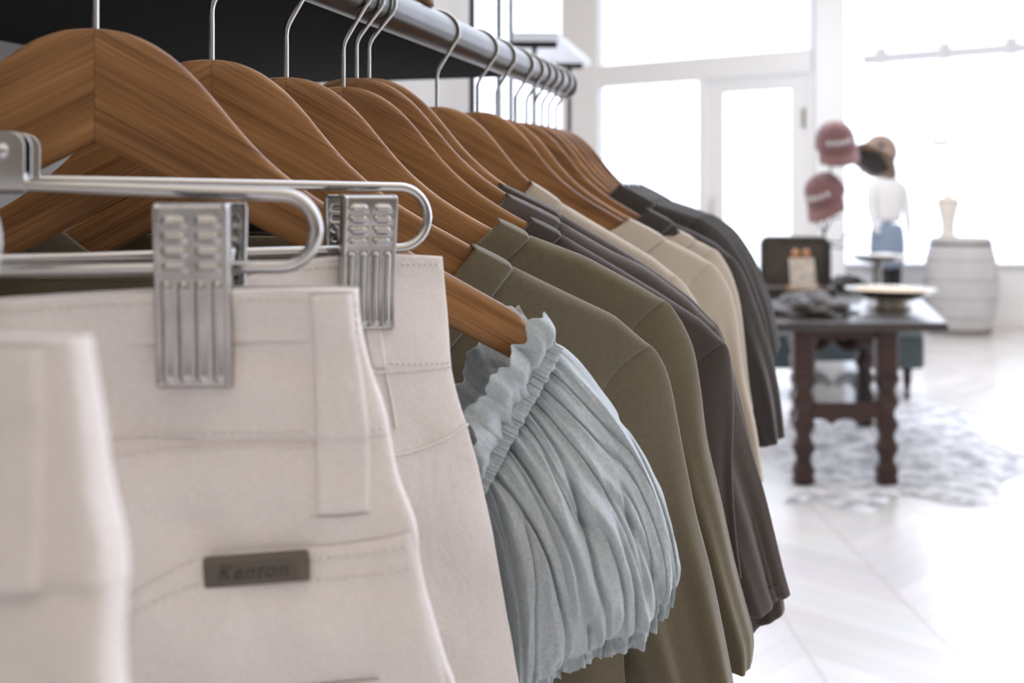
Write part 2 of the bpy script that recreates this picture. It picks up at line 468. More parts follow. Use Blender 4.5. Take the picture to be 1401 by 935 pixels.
# ---------------------------------------------------------------- tee shirts
def zt_wood(s): return top(max(s, 0))
def tee(key, mat, N0, shoulder, outer, hemL, under, label, side=None, length=.66, T=.016, sT=.011, dip=.085, group='tees on wooden hangers', seed=0, data=None, foldk=1.):
    pl = HANG[key]
    if data is None:
        q = [pl.sz(*p) for p in [N0]+shoulder]
        out = [pl.sz(*p) for p in outer]; hL = pl.sz(*hemL); ua = pl.sz(*under)
        sd = [pl.sz(*p) for p in side] if side else None
        # cloth lies on the wood: never below the hanger's top edge
        q = [(s, max(z, top(s)+.0022) if s < END-.004 else z) for s, z in q]
        data = (q, out, hL, ua, sd)
    q, out, hL, ua, sd = data
    root = empty('t_shirt', pl.o, pl.yaw, label, 't-shirt', group)
    si, zi = q[0]; sn, zn = q[1]; ss, zs = q[-1]
    bw = sqrt((sn-si)**2+(zi-zn)**2)
    qs = [a for a, _ in q]; qz = [b for _, b in q]
    BD = .010
    def zt(s, back):
        a = abs(s)
        if a >= sn: return interp(a, qs, qz)
        return zn-(BD if back else dip)*(1-(a/sn)**2)
    zhem = zs-length
    ux, uz = ua
    def half(z):
        """half width of the body at height z: armhole seam, then the side"""
        if z >= uz:
            f = max(0., min(1, (zs-z)/max(1e-6, zs-uz)))
            return ss+(ux-ss)*f**1.6-.030*sin(pi*f**.75)
        if sd:
            pts = [(ux, uz)]+sd
            for (a, za), (b2, zb) in zip(pts, pts[1:]):
                if za >= z >= zb: return a+(b2-a)*(za-z)/max(1e-6, za-zb)
            return pts[-1][0]
        return ux+.02*min(1, (uz-z)/.4)
    nu, nv = 128, 80
    vs = []; fs = []
    rnd = random.Random(seed); ph = [rnd.uniform(0, 6.28) for _ in range(6)]
    for j in range(nv+1):
        v = (j/nv)**1.7
        for i in range(nu):
            th = 2*pi*i/nu; c = cos(th); w = sin(th)
            m = -math.copysign(abs(c)**.9, c)
            back = w < 0
            z0 = zt(m*ss, back)
            z = z0+(zhem-z0)*v
            s = m*min(half(z), ss)
            dist = (z0-z)
            open_neck = abs(m*ss) < sn
            Tt = .0095+(T-.0095)*sm(.02, .30, dist)
            if not open_neck:
                x = min(1, dist/.009); Tt *= sqrt(max(0., 1-(1-x)**2))
            prof = abs(w)**.30 if w else 0
            y = -math.copysign(Tt*prof, w)
            fa = sm(.06, .4, dist)*abs(w)**.8
            y += fa*(.0045*sin(17*s*6+ph[0]+2*z)+.003*sin(41*s*3+ph[1]-5*z))*(1 if not back else -1)*min(1, T/.014)
            y -= math.copysign(.0012*noise.noise(Vector((s*30+seed, z*18, seed)))*sm(.01, .05, dist), w)
            vs.append((s, y, z))
    for j in range(nv):
        for i in range(nu):
            fs.append((j*nu+i, j*nu+(i+1) % nu, (j+1)*nu+(i+1) % nu, (j+1)*nu+i))
    mk('body', vs, fs, mat, root)
    # neckband: ribbed band standing on the neck opening, crossing the wood at the shoulders
    st_ = []
    gr = (zt_wood(sn-.02)-zt_wood(sn))/.02; nF = Vector((1, 0, gr-.05)).normalized(); nB = Vector((1, 0, gr-.12)).normalized()
    K = 48; Y = .0103
    for i in range(K+1):                                    # front, right to left
        s = sn*(1-2*i/K); slope = 2*dip*s/sn/sn
        n_ = Vector((-slope, 0, 1)).normalized(); e_ = Vector((-math.copysign(nF.x, s), 0, nF.z)); n_ = n_.lerp(e_, sm(.72, .99, abs(s)/sn)).normalized()
        st_.append((s, -Y, zt(s, False)-.003*(abs(s)/sn)**6, n_))
    for i in range(1, 12):
        f = pi*i/12; st_.append((-sn, -Y*cos(f), zn-.003+.0036*sin(f), nF.lerp(nB, i/12).normalized()))
    for i in range(K+1):
        s = -sn*(1-2*i/K); slope = 2*BD*s/sn/sn
        st_.append((s, Y, zt(s, True)-.003*(abs(s)/sn)**6, Vector((-s/sn*.8, 0, 1-.5*abs(s)/sn)).normalized()))
    for i in range(1, 12):
        f = pi*i/12; a_ = nB.lerp(nF, i/12).normalized(); st_.append((sn, Y*cos(f), zn-.003+.0036*sin(f), Vector((-a_.x, 0, a_.z))))
    nb = []; nf = []; R = 10; KK = len(st_)
    for s, y, z, n_ in st_:
        oy = Vector((0, y, .35*Y*max(0, 1-abs(y)/Y))).normalized() if abs(y) > .004 else Vector((0, y*60, 1)).normalized()
        for j in range(R):
            a = 2*pi*j/R
            al = (.5+.5*cos(a))*bw*(1.02 if y < 0 else 1.02-.55*min(1, y/Y))-.003; of = .0011*sin(a)+.0006
            p = Vector((s, y, z))+n_*al+oy*of
            nb.append(p)
    for i in range(KK):
        for j in range(R):
            nf.append((i*R+j, i*R+(j+1) % R, ((i+1) % KK)*R+(j+1) % R, ((i+1) % KK)*R+j))
    mk('neckband', nb, nf, mat, root)
    # sleeves: flattened tubes from the armhole to the hem
    ln_ = sqrt((ss-q[-2][0])**2+(zs-q[-2][1])**2)
    sp_ = (ss+(q[-2][0]-ss)/ln_*.026, zs+(q[-2][1]-zs)/ln_*.026-.0055)
    path = arcpoly([sp_, (ss, zs+.0008)]+out, 24)
    innr = arcpoly([(ux-.040, uz+.01), ((ux+hL[0])/2-.016, (uz+hL[1])/2), hL], 24)
    rows = []
    for k in range(25):
        f = k/24
        rows.append((innr[k][0], innr[k][1], path[k][0], path[k][1], (.0040+.0054*sm(0, .16, f)+(sT-.0094)*sm(.1, .5, f)), .0008))
    def fold(m, v, w, s, z):
        e = abs(w)**.7
        d = sm(.15, .8, v)*e*(.0055*sin(9.5*m+ph[2]+1.5*v)+.002*sin(23*m+ph[3]))*math.copysign(1, w)*-1*min(1, sT/.011)*foldk
        hemline = .0008*e*math.exp(-((v-.905)/.008)**2)*math.copysign(1, w)
        return (0, d+hemline, 0)
    for sg in (1, -1):
        v_, f_ = loft(rows, 72, 84, 2.6, fold, hem=.012)
        if sg < 0: v_ = [(-x, y, z) for x, y, z in v_]
        mk('sleeve', v_, f_, mat, root)
    return data

tee('B', M['olive'], (640, 338), [(690, 361), (760, 393), (840, 431), (890, 474)],
    [(904, 490), (916, 520), (925, 565), (935, 620), (951, 700), (974, 790), (1001, 925), (1012, 1000)], (905, 1015), (838, 650),
    'olive green tee next behind the pale blue blouse', seed=1, dip=.125)
tee('C', M['olive2'], (672, 302), [(715, 318), (800, 350), (870, 388), (911, 413)],
    [(932, 440), (948, 475), (958, 530), (967, 600), (986, 680), (1006, 770), (1025, 842), (1032, 872), (1029, 906)], (962, 918), (896, 590),
    'olive green tee second behind the blue blouse, its sleeve hem showing', seed=2, sT=.013)
tee('D', M['brown_gray'], (720, 296), [(760, 316), (830, 357), (900, 399), (960, 438), (992, 470)],
    [(1001, 500), (1004, 560), (1002, 640), (1006, 720), (1014, 790)], (950, 805), (945, 620),
    'dark brown tee directly behind the two olive tees', T=.0075, sT=.006, seed=3)
tee('E', M['taupe'], (690, 272), [(760, 303), (830, 340), (884, 366), (940, 408), (980, 448)],
    [(998, 490), (1010, 545), (1027, 610), (1045, 670), (1060, 730), (1072, 780), (1081, 812)], (1012, 852), (962, 600),
    'taupe brown tee with the sleeve hem kicking out over the pale floor', T=.0075, sT=.0065, seed=4, foldk=1.9)
tee('F', M['brown_gray'], (682, 266), [(760, 300), (830, 336), (890, 366), (944, 406), (980, 444)],
    [(996, 480), (1009, 530), (1026, 600), (1043, 665), (1058, 730), (1069, 790), (1074, 834)], (1004, 880), (958, 600),
    'dark brown tee, hindmost of the dark ones before the cream tees', side=[(1030, 800), (1040, 870), (1052, 936), (1062, 1020)], T=.0075, sT=.006, seed=5)
tee('G', M['cream'], (722, 264), [(760, 281), (830, 317), (892, 355), (925, 378)],
    [(946, 402), (965, 440), (976, 500), (985, 560), (992, 600), (1000, 640)], (930, 652), (925, 520),
    'cream tee next behind the dark brown tees', seed=6)
tee('H', M['cream2'], (851, 298), [(900, 321), (950, 346), (974, 361)],
    [(990, 380), (1001, 404), (1009, 444), (1019, 520), (1031, 572), (1039, 620), (1044, 656)], (978, 672), (962, 470),
    'cream tee in the middle of the three cream ones', seed=7, T=.013, sT=.009)
tee('I', M['cream'], (922, 313), [(944, 325), (962, 333), (978, 342)],
    [(990, 355), (1002, 378), (1012, 414), (1018, 460), (1024, 520), (1030, 560)], (980, 572), (968, 430),
    'cream tee hindmost of the three, against the charcoal tees', seed=8, T=.012, sT=.009)
tee('J', M['charcoal'], (878, 285), [(914, 302), (950, 317), (978, 332), (1000, 351)],
    [(1016, 371), (1028, 400), (1042, 440), (1060, 500), (1069, 550), (1074, 598)], (1024, 618), (1000, 445),
    'charcoal tee next behind the cream tees, sleeve hem beside the table', side=[(1040, 560), (1050, 612), (1043, 660), (1030, 760)], seed=9, T=.009, sT=.008, foldk=1.4)
od = tee('O', M['slate'], (867, 256), [(914, 273), (945, 283), (974, 294)],
    [(1000, 310), (1016, 328), (1034, 358), (1046, 388), (1056, 418), (1067, 474)], (1030, 488), (1000, 390),
    'slate grey tee last on the rail, against the bright window', seed=10, T=.009, sT=.008)
for key, lab, c in (('K', 'charcoal tee second of the dark ones behind the cream tees', 'charcoal'),
                    ('L', 'charcoal tee third of the dark ones behind the cream tees', 'slate'),
                    ('M', 'charcoal tee fourth of the dark ones behind the cream tees', 'charcoal'),
                    ('N', 'charcoal tee next to last on the rail', 'charcoal')):
    tee(key, M[c], None, None, None, None, None, lab, seed=ord(key), T=.007, sT=.0065, data=od)

# ---------------------------------------------------------------- blue blouse
plA = HANG['A']
bl = empty('blouse', plA.o, plA.yaw, 'pale blue off-shoulder blouse with a gathered puff sleeve and ruffled neck', 'blouse')
def PX(pts): return [plA.sz(*p) for p in pts]
NB = 110
band = arcpoly(PX([(757, 470), (738, 506), (714, 548), (690, 592), (668, 634), (650, 668)]), NB)
hemc = arcpoly(PX([(933, 806), (921, 846), (892, 880), (850, 905), (800, 928), (745, 962), (712, 992)]), NB)
def nz(a, b, c): return noise.noise(Vector((a, b, c)))
def fold1(u, v):
    w = u+.05*nz(u*2.5, v*1.8, 4.)+.03*v*nz(u*3, .5, 2)
    nb_ = math.exp(-v/.17); nh_ = math.exp(-(1-v)/.11)
    f = .0170*nz(w*4.6+3, v*1.1+w*1.3, 7.7)
    f += .0120*(.35-abs(nz(w*6.5, v*1.5-w, 1.9)))*sm(0, .10, v)
    f += .0026*nz(w*17, v*2.6, 3.1)*sm(0, .06, v)*(1-.4*v)
    f += nb_*(.0050*nz(u*30, v*3., 5.5)+.0025*nz(u*64, v*5, 2.2))
    f += nh_*(.0058*nz(u*33+2*v, v*3.5, 8.5)+.0022*nz(u*70, v*6, 1.2))
    cr_ = nz(w*6.1+9, v*.9+.8*w, 6.4)
    f -= .0085*math.exp(-(cr_/.055)**2)*sm(0, .10, v)*(1-.3*v)
    cq = nz(w*11+2, v*1.6-.6*w, 2.7)
    f -= .0045*math.exp(-(cq/.06)**2)
    f += .0012*nz(u*26, v*17, 9.)
    return f
def coons(c0, c1, d0, d1, nu, nv):
    """c0,c1 along u (v=0,1); d0,d1 along v (u=0,1)"""
    g = []
    for j in range(nv+1):
        v = j/nv; row = []
        for i in range(nu+1):
            u = i/nu
            p = []
            for k in (0, 1):
                a = (1-v)*c0[i][k]+v*c1[i][k]; b2 = (1-u)*d0[j][k]+u*d1[j][k]
                cc = (1-u)*(1-v)*c0[0][k]+u*(1-v)*c0[-1][k]+(1-u)*v*c1[0][k]+u*v*c1[-1][k]
                p.append(a+b2-cc)
            row.append(p)
        g.append(row)
    return g
def grid_faces(nu, nv, o=0):
    return [(o+j*(nu+1)+i, o+j*(nu+1)+i+1, o+(j+1)*(nu+1)+i+1, o+(j+1)*(nu+1)+i) for j in range(nv) for i in range(nu)]
NS, NV = 200, 130
bandS = arcpoly(band, NS); hemS = arcpoly(hemc, NS)
tops = arcpoly(PX([(757, 470), (778, 478), (808, 510), (850, 562), (886, 620), (915, 688), (932, 748), (937, 784), (933, 806)]), NV)
bots = arcpoly(PX([(650, 668), (672, 720), (690, 800), (700, 880), (712, 992)]), NV)
vs = []; fs = []
g = coons(bandS, hemS, tops, bots, NS, NV)
for side in (-1, 1):
    o0 = len(vs)
    for j in range(NV+1):
        v = j/NV
        for i in range(NS+1):
            u = i/NS
            s, z = g[j][i]
            bul = (.004+.030*sin(pi*min(1, v*1.04))**.7)*max(0, sin(pi*u))**.55
            el = math.exp(-((v-.945)/.018)**2)              # the elastic just above the hem
            bul *= 1-.55*el
            f = fold1(u if side < 0 else u+.37, v)*max(0, sin(pi*u))**.35
            jag = sm(.93, 1, v)*(.0024*nz(u*36, 0, 3)+.002*nz(u*18, 1, 5))
            ex = fold1(u*.5+.1, v)*.45*(math.exp(-u/.02)) if v > .03 else 0
            vs.append((s+jag*.4+ex, .012+side*bul+side*f, z-jag))
    fs += grid_faces(NS, NV, o0)
slv = mk('puff_sleeve', vs, fs, M['blue'], bl)
# shirred elastic band
vs = []; fs = []; K = 260; R = 18; bs = arcpoly(band, K)
for i in range(K+1):
    u = i/K
    a = Vector(bs[max(0, i-1)]); b2 = Vector(bs[min(K, i+1)]); t = (b2-a).normalized(); nn = Vector((-t.y, t.x))
    gat = 1+.34*nz(u*85, 2, 0)+.22*nz(u*30, 2, 5)+.10*sin(2*pi*44*u+2*sin(11*u))
    for j in range(R):
        q = 2*pi*j/R
        wd = .0060*(1+.22*nz(u*26, 7, 1))
        n2 = cos(q)*wd
        yy = sin(q)*(.0042*gat)*(1-.25*abs(cos(q*2)))
        vs.append((bs[i][0]+nn.x*n2, .002-.0*0+yy*1.6-.004, bs[i][1]+nn.y*n2))
for i in range(K):
    for j in range(R): fs.append((i*R+j, i*R+(j+1) % R, (i+1)*R+(j+1) % R, (i+1)*R+j))
mk('elastic_band', vs, fs, M['blue'], bl)
# ruffle towards the hanger, one layer in front of the wood and one behind
def ruffle(edge, y0, y1, ph, name, r0=None, amp=.007):
    NU, NW = 200, 44
    ed = arcpoly(PX(edge), NU); bsx = arcpoly(band, NU)
    vs = []
    for j in range(NW+1):
        w = j/NW
        for i in range(NU+1):
            u = i/NU
            uw = u+.05*nz(u*3, w*2, ph)
            s = bsx[i][0]*(1-w)+ed[i][0]*w; z = bsx[i][1]*(1-w)+ed[i][1]*w
            rf = amp*1.7*(w**.7)*nz(uw*9, w*.8, ph)+amp*.55*nz(uw*19, w*1.5, ph+2)*sm(0, .15, w)+(.0050*nz(u*30, w*1.5, 5.5)+.0025*nz(u*64, w*2, 2.2))*math.exp(-w/.3)
            ein = (.0055*nz(uw*9+.4, 0, ph)+.003*nz(uw*21, 0, ph+1))*w*w
            t = Vector(ed[min(NU, i+1)])-Vector(ed[max(0, i-1)]); t.normalize()
            yy = y0+(y1-y0)*sm(0, .6, w)+rf
            vs.append((s-t.y*ein, yy, z+t.x*ein))
    mk(name, vs, grid_faces(NU, NW), M['blue'], bl).modifiers.new('t', 'SOLIDIFY').thickness = .0008
ruffle([(735, 426), (712, 447), (694, 470), (668, 503), (645, 530), (635, 562), (640, 592), (632, 640)], -.003, -.0185, .6, 'ruffle')
ruffle([(722, 424), (700, 428), (672, 452), (655, 490), (640, 520), (626, 546), (622, 575), (618, 630)], .006, .019, 2.2, 'ruffle', amp=.005)
# the body of the blouse hanging inside, long soft pleats
rows = []
for y, L_, R_ in ((655, 330, 668), (700, 330, 690), (760, 330, 700), (850, 330, 712), (950, 330, 722), (1200, 330, 735), (1700, 330, 740)):
    (a, b2), (c, d) = plA.sz(L_, y+30), plA.sz(R_, y); rows.append((a, b2, c, d, .010, .016))
def bf(m, v, w, s, z):
    return (0, abs(w)**.5*(-.0042*sin(s*330+.8*sin(6*v))-.002*sin(s*700+1))*math.copysign(1, w), 0)
v_, f_ = loft(rows, 120, 60, 2.6, bf)
mk('bodice', v_, f_, M['blue'], bl)

# ---------------------------------------------------------------- clip hangers and white trousers
def clip_jaw(mb, w, h, side, y_top, y_bot):
    """one pressed-steel jaw, hanging from z=0 to -h; side -1 front, 1 back"""
    nx, nz = 36, 84
    vs = []
    cols = []
    # cross profile: flange back edge, round, face ... face, round, flange
    prof = [(-.5, -.0062), (-.5, -.003), (-.497, -.0012), (-.485, -.0003)]
    prof += [(-.47+.94*i/nx, 0.) for i in range(nx+1)]
    prof += [(.485, -.0003), (.497, -.0012), (.5, -.003), (.5, -.0062)]
    m = len(prof)
    for j in range(nz+1):
        v = j/nz; z = -h*v
        yb = y_top+(y_bot-y_top)*(v**.8)
        lip = -.0045*(1-min(1, v/.025))**2 - .003*(1-min(1, (1-v)/.02))**2
        for x, dy in prof:
            e = 0
            if abs(x) <= .47:
                if v < .40:
                    for r_ in range(4):
                        for cx in (-.215, .215):
                            a = max(0, abs(x-cx)-.10)/.055; b2 = (v-.105-.08*r_)/.024
                            q = a*a+b2*b2
                            if q < 1: e = max(e, .0019*sqrt(1-q))
                elif v < .975:
                    for cx in (-.33, -.11, .11, .33):
                        lim0, lim1 = .45, .93
                        b2 = max(0, lim0-v, v-lim1)/.028
                        a = (x-cx)/.062
                        q = a*a+b2*b2
                        if q < 1: e = max(e, .0017*sqrt(1-q))
                if abs(x) > .42: e = max(e, .0007*sm(.42, .445, abs(x)))
            vs.append((x*w, side*(yb+dy*.9+lip+e), z))
    fs = [(j*m+i, j*m+i+1, (j+1)*m+i+1, (j+1)*m+i) for j in range(nz) for i in range(m-1)]
    mb.add(vs, fs)

CLIPH = {}
def clip_hanger(name, d, yaw, half, zt, zb, label, clip_s, clip_w, clip_h, taper, plate_w, wire=.0021, tilt=0.):
    """zt/zb: bar heights relative to the eye at the middle, taper: how far the two bars draw together at the end"""
    c = rail_at(d)
    pl = Plane((c.x, d, CZ), yaw)
    root = empty(name, pl.o, pl.yaw, label, 'hanger', 'chrome clip hangers')
    def bz(s, upper):
        k = min(1, abs(s)/half)
        return (zt-taper*k if upper else zb+taper*.55*k)+tilt*s
    w = MB(); loop = []
    zr = (bz(half, True)-bz(half, False))/2
    for sg in (1, -1):
        pass
    n = 20
    e = half-zr
    for i in range(n+1): loop.append((-e+2*e*i/n, 0, bz(-e+2*e*i/n, True)))
    for a in range(80, -90, -10):
        zc = (bz(e, True)+bz(e, False))/2; rr_ = (bz(e, True)-bz(e, False))/2
        loop.append((e+zr*cos(radians(a)), 0, zc+rr_*sin(radians(a))))
    for i in range(n+1): loop.append((e-2*e*i/n, 0, bz(e-2*e*i/n, False)))
    for a in range(260, 90, -10):
        zc = (bz(-e, True)+bz(-e, False))/2; rr_ = (bz(-e, True)-bz(-e, False))/2
        loop.append((-e+zr*cos(radians(a)), 0, zc+rr_*sin(radians(a))))
    loop.append(loop[0])
    w.tube(loop, wire, 14); w.build('wire_loop', M['chrome'], root)
    # pressed plate in the middle with a rivet each side, and the swivel hook
    p = MB(); K = 12
    z0 = bz(0, True)-.002; z1 = z0+.0215; cnr = .006
    out = [(-plate_w, z0), (plate_w, z0)]
    for a in range(0, 91, 15): out.append((plate_w-cnr+cnr*cos(radians(a)), z1-cnr+cnr*sin(radians(a))))
    for a in range(90, 181, 15): out.append((-plate_w+cnr+cnr*cos(radians(a)), z1-cnr+cnr*sin(radians(a))))
    k = len(out)
    for y0, y1 in ((-.0042, -.0030), (.0030, .0042)):
        p.add([(x, y0, z) for x, z in out]+[(x, y1, z) for x, z in out],
              [tuple(range(k)), tuple(range(k, 2*k))]+[(i, (i+1) % k, k+(i+1) % k, k+i) for i in range(k)])
    p.tube([(-plate_w, 0, z0+.001), (plate_w, 0, z0+.001)], .0042, 16)
    p.build('centre_plate', M['chrome'], root, bevel=.0005)
    for x in (-plate_w+.009, plate_w-.009):
        r_ = MB()
        pr = [(.0001, 0), (.0032, .0004), (.0036, .0012), (.003, .0022), (.0016, .0029), (.0001, .0031)]
        vs = []; fs = []
        for i, (rad, hh) in enumerate(pr):
            for j in range(16): vs.append((x+rad*cos(2*pi*j/16), -.0040-hh, z0+.0135+rad*sin(2*pi*j/16)))
        for i in range(len(pr)-1):
            for j in range(16): fs.append((i*16+j, i*16+(j+1) % 16, (i+1)*16+(j+1) % 16, (i+1)*16+j))
        r_.add(vs, fs); r_.build('rivet', M['chrome'], root)
    hcz = RZ-CZ-z1
    h = MB(); h.tube([(x, y, z+z1) for x, y, z in hook_path(hcz, -.012)], .0019, 10); h.build('hook', M['chrome'], root)
    # clips: two jaws and a spring, hinged on the lower bar
    for sx in clip_s:
        zc = bz(sx, True)-wire-.0015
        cl = bpy.data.objects.new('clip', None); COL.objects.link(cl); cl.parent = root; cl.location = (sx, 0, zc)
        for side, nm in ((-1, 'front_jaw'), (1, 'back_jaw')):
            j = MB(); clip_jaw(j, clip_w, clip_h, side, .0160, .0172)
            # jaws lean together towards the cloth
            jj = []
            for v in j.v:
                t = -v.z/clip_h; yb = (.0150 if side < 0 else .0150)
                jj.append((v.x, v.y-side*.0028*sm(.35, .9, t)+side*.0032*(1-sm(.0, .5, t)), v.z))
            ob = mk(nm, jj, j.f, M['clip'], cl); ob.modifiers.new('t', 'SOLIDIFY').thickness = .0009
        s_ = MB(); n2 = 10
        vs = []; fs = []
        ww = clip_w*.36
        for i in range(n2*2+1):
            t = i/(n2*2)*2*pi
            yy = .0125*cos(pi*i/(n2*2)*2+pi)*1.0
            yy = -.0125+.025*i/(n2*2)
            zz = -clip_h*.44+.014*(abs(yy)/.0125)**2
            vs += [(-ww, yy, zz), (ww, yy, zz)]
        for i in range(n2*2): fs.append((2*i, 2*i+1, 2*i+3, 2*i+2))
        s_.add(vs, fs)
        for k in range(3):
            zz = -clip_h*(.10+.10*k); s_.tube([(-ww, 0, zz), (ww, 0, zz)], .0016, 8)
        s_.build('spring', M['chrome'], cl).modifiers.new('t', 'SOLIDIFY').thickness = .001
    CLIPH[name+label] = pl
    return pl

pl1 = clip_hanger('clip_hanger', .435, 2, .158, .0078, -.0285, 'chrome clip hanger with the wide embossed clip on the white trousers with a metal plaque',
                  (.1125, -.1125), .0295, .0725, .0052, .044, wire=.0028, tilt=-.006)
pl2 = clip_hanger('clip_hanger', .470, 24, .201, .0092, -.0255, 'chrome clip hanger behind the front one, reaching over the plain white trousers',
                  (.166, -.166), .0272, .0655, .0030, .022, wire=.0024)
pl0 = clip_hanger('clip_hanger', .330, -25, .157, .0084, -.0285, 'chrome clip hanger of the blurred white trousers nearest the camera',
                  (.118, -.118), .0295, .0725, .0055, .022)

from mathutils.kdtree import KDTree
class Surf:
    """front surface lookup of a hanging cloth in its plane"""
    def __init__(s, verts):
        s.p = list(verts)
        s.k = KDTree(len(s.p))
        for i, v in enumerate(s.p): s.k.insert((v[0], 0, v[2]), i)
        s.k.balance()
    def y(s, x, z):
        r = s.k.find_n((x, 0, z), 4); W = 0; Y = 0
        for co_, i, d in r:
            w = 1/(d+1e-5); W += w; Y += w*s.p[i][1]
        return Y/W

def ribbon(surf, pl, pts, r, name, mat, root, lift=.0004, n=60, w=1.0):
    ps = arcpoly([pl.sz(*p) for p in pts], n)
    t = MB(); t.tube([(x, surf.y(x, z)-lift, z) for x, z in ps], r, 6); return t.build(name, mat, root)
def stitches(surf, pl, lines, name, mat, root, pitch=.0034, ln=.0022, r=.00042):
    for pts in lines:
        t = MB()
        q = [pl.sz(*p) for p in pts]
        L_ = sum(sqrt((a[0]-b2[0])**2+(a[1]-b2[1])**2) for a, b2 in zip(q, q[1:]))
        k = max(2, int(L_/pitch)); ps = arcpoly(q, k*3)
        for i in range(k):
            a = ps[i*3]; b2 = ps[i*3+2]
            ya, yb = surf.y(*a)-.0003, surf.y(*b2)-.0003
            mid = ((a[0]+b2[0])/2, min(ya, yb)-.0004, (a[1]+b2[1])/2)
            t.tube([(a[0], ya+.0004, a[1]), mid, (b2[0], yb+.0004, b2[1])], r, 5)
        t.build(name, mat, root)
def patch(surf, pl, left, right, thick, name, mat, root, nu=50, nv=60, round_=.004, lift=0., puff=0.):
    """sewn-on cloth between two edges (pixel points), rounded at its borders"""
    L_ = arcpoly([pl.sz(*p) for p in left], nv); R_ = arcpoly([pl.sz(*p) for p in right], nv)
    vs = []
    for j in range(nv+1):
        for i in range(nu+1):
            u = i/nu
            x = L_[j][0]+(R_[j][0]-L_[j][0])*u; z = L_[j][1]+(R_[j][1]-L_[j][1])*u
            wl = abs(R_[j][0]-L_[j][0]); e = min(u*wl, (1-u)*wl)
            hh = abs(L_[0][1]-L_[-1][1]); e = min(e, j/nv*hh+.0005, (1-j/nv)*hh+.0005)
            k = sqrt(max(0, 1-(1-min(1, e/round_))**2))
            vs.append((x, surf.y(x, z)+.0006-(thick+.0006)*k-lift-puff*sin(pi*u), z))
    return mk(name, vs, grid_faces(nu, nv), mat, root)

def trousers(pl, topedge, right, leftx, band_px, label, T=.0095, y0=.0, seed=0, wr=1., hip=None, creases=()):
    """topedge: px points along the waist (left to right); right: px points down the right edge; band_px: y of the waistband seam at the right edge"""
    root = empty('trousers', pl.o, pl.yaw, label, 'trousers', 'white trousers on clip hangers')
    rp = [pl.sz(*p) for p in right]
    te = arcpoly([pl.sz(*p) for p in topedge], 80)
    sL = pl.sz(*topedge[0])[0]
    zR = [z for _, z in rp]
    def edge(z):
        k = 0
        for i in range(len(rp)-1):
            if rp[i][1] >= z >= rp[i+1][1]:
                f = (rp[i][1]-z)/max(1e-9, rp[i][1]-rp[i+1][1])
                t = (i+f)/(len(rp)-1)
                return cr(rp, t)[0]
        return rp[0][0] if z > rp[0][1] else rp[-1][0]
    ztop = lambda m: te[min(80, int(m*80+.5))][1]
    zb = pl.sz(*band_px)[1]
    def belly(z):                                           # the seat stands forward, the legs fall back under it
        if not hip: return 0.
        zp = pl.sz(*hip[0])[1]
        return hip[1]*sm(zb+.015, zp, z)-hip[2]*sm(zp+.004, zp-.13, z)
    zend = rp[-1][1]
    cseg = [(pl.sz(a, b), pl.sz(c, d), h) for a, b, c, d, h in creases]
    def wrinkle(s, z):
        c = 0.
        for (x0, z0), (x1, z1), h in cseg:
            L2 = (x1-x0)**2+(z1-z0)**2; t = ((s-x0)*(x1-x0)+(z-z0)*(z1-z0))/L2
            tt = min(1, max(0, t)); dd = ((s-x0-tt*(x1-x0))**2+(z-z0-tt*(z1-z0))**2)/L2**.5
            c += h*math.exp(-dd/(L2**.5*.014))*sin(pi*min(1, max(.05, t)))
        return c+wr*(.0095*noise.noise(Vector((s*6+seed, z*26+s*5, seed)))+.0042*noise.noise(Vector((s*30, z*24, seed+4)))+.0012*noise.noise(Vector((s*60, z*60, seed+8))))
    def piece(z_hi, z_lo, nv, T0, T1, nu=150, zhi_f=None, lip=0.):
        nonlocal front
        vs = []; fs = []
        for j in range(nv+1):
            v = j/nv
            for i in range(nu):
                th = 2*pi*i/nu; c = cos(th); w = sin(th)
                m = .5-.5*math.copysign(abs(c)**.8, c)
                zt_ = zhi_f(m) if zhi_f else z_hi
                z = zt_+(z_lo-zt_)*v
                s = sL+(edge(z)-sL)*m
                Tt = T0+(T1-T0)*v
                y = -Tt*math.copysign(abs(w)**.42, w)
                k = abs(w)**.6
                y += k*wrinkle(s, z)*math.copysign(1, w)*(1 if w > 0 else .3)
                y -= belly(z)
                if lip:
                    y += math.copysign(1, w)*k*lip*(1-.9*math.exp(-(v/.02)**2))*0
                vs.append((s, y0+y, z))
                if w > .02: front.append((s, y0+y, z))
        for j in range(nv):
            for i in range(nu):
                fs.append((j*nu+i, j*nu+(i+1) % nu, (j+1)*nu+(i+1) % nu, (j+1)*nu+i))
        return vs, fs
    front = []
    v1, f1 = piece(None, zb, 60, T*1.12, T*1.18, zhi_f=ztop)
    # waistband: double cloth, its lower edge turned in
    n0 = len(v1); nu = 150
    for i in range(nu):
        x, y, z = v1[n0-nu+i]; v1.append((x-(x-sL)*.004, y0+(y-y0)*.80, z-.0006))
    for i in range(nu): f1.append((n0-nu+i, n0-nu+(i+1) % nu, n0+(i+1) % nu, n0+i))
    # top edge rolled over into the inside
    k = len(v1)
    for i in range(nu):
        x, y, z = v1[i]; v1.append((x, y0+(y-y0)*.72, z+.0008))
    for i in range(nu): f1.append((i, (i+1) % nu, k+(i+1) % nu, k+i))
    for i in range(nu):
        x, y, z = v1[i]; v1.append((x, y0+(y-y0)*.66, z-.02))
    for i in range(nu): f1.append((k+i, k+(i+1) % nu, k+nu+(i+1) % nu, k+nu+i))
    mk('waistband', v1, f1, M['white_denim'], root)
    front1 = front; front = []
    v2, f2 = piece(zb+.004, zend, 190, T, T*1.35)
    mk('legs', v2, f2, M['white_denim'], root)
    return root, Surf(front1), Surf(front)

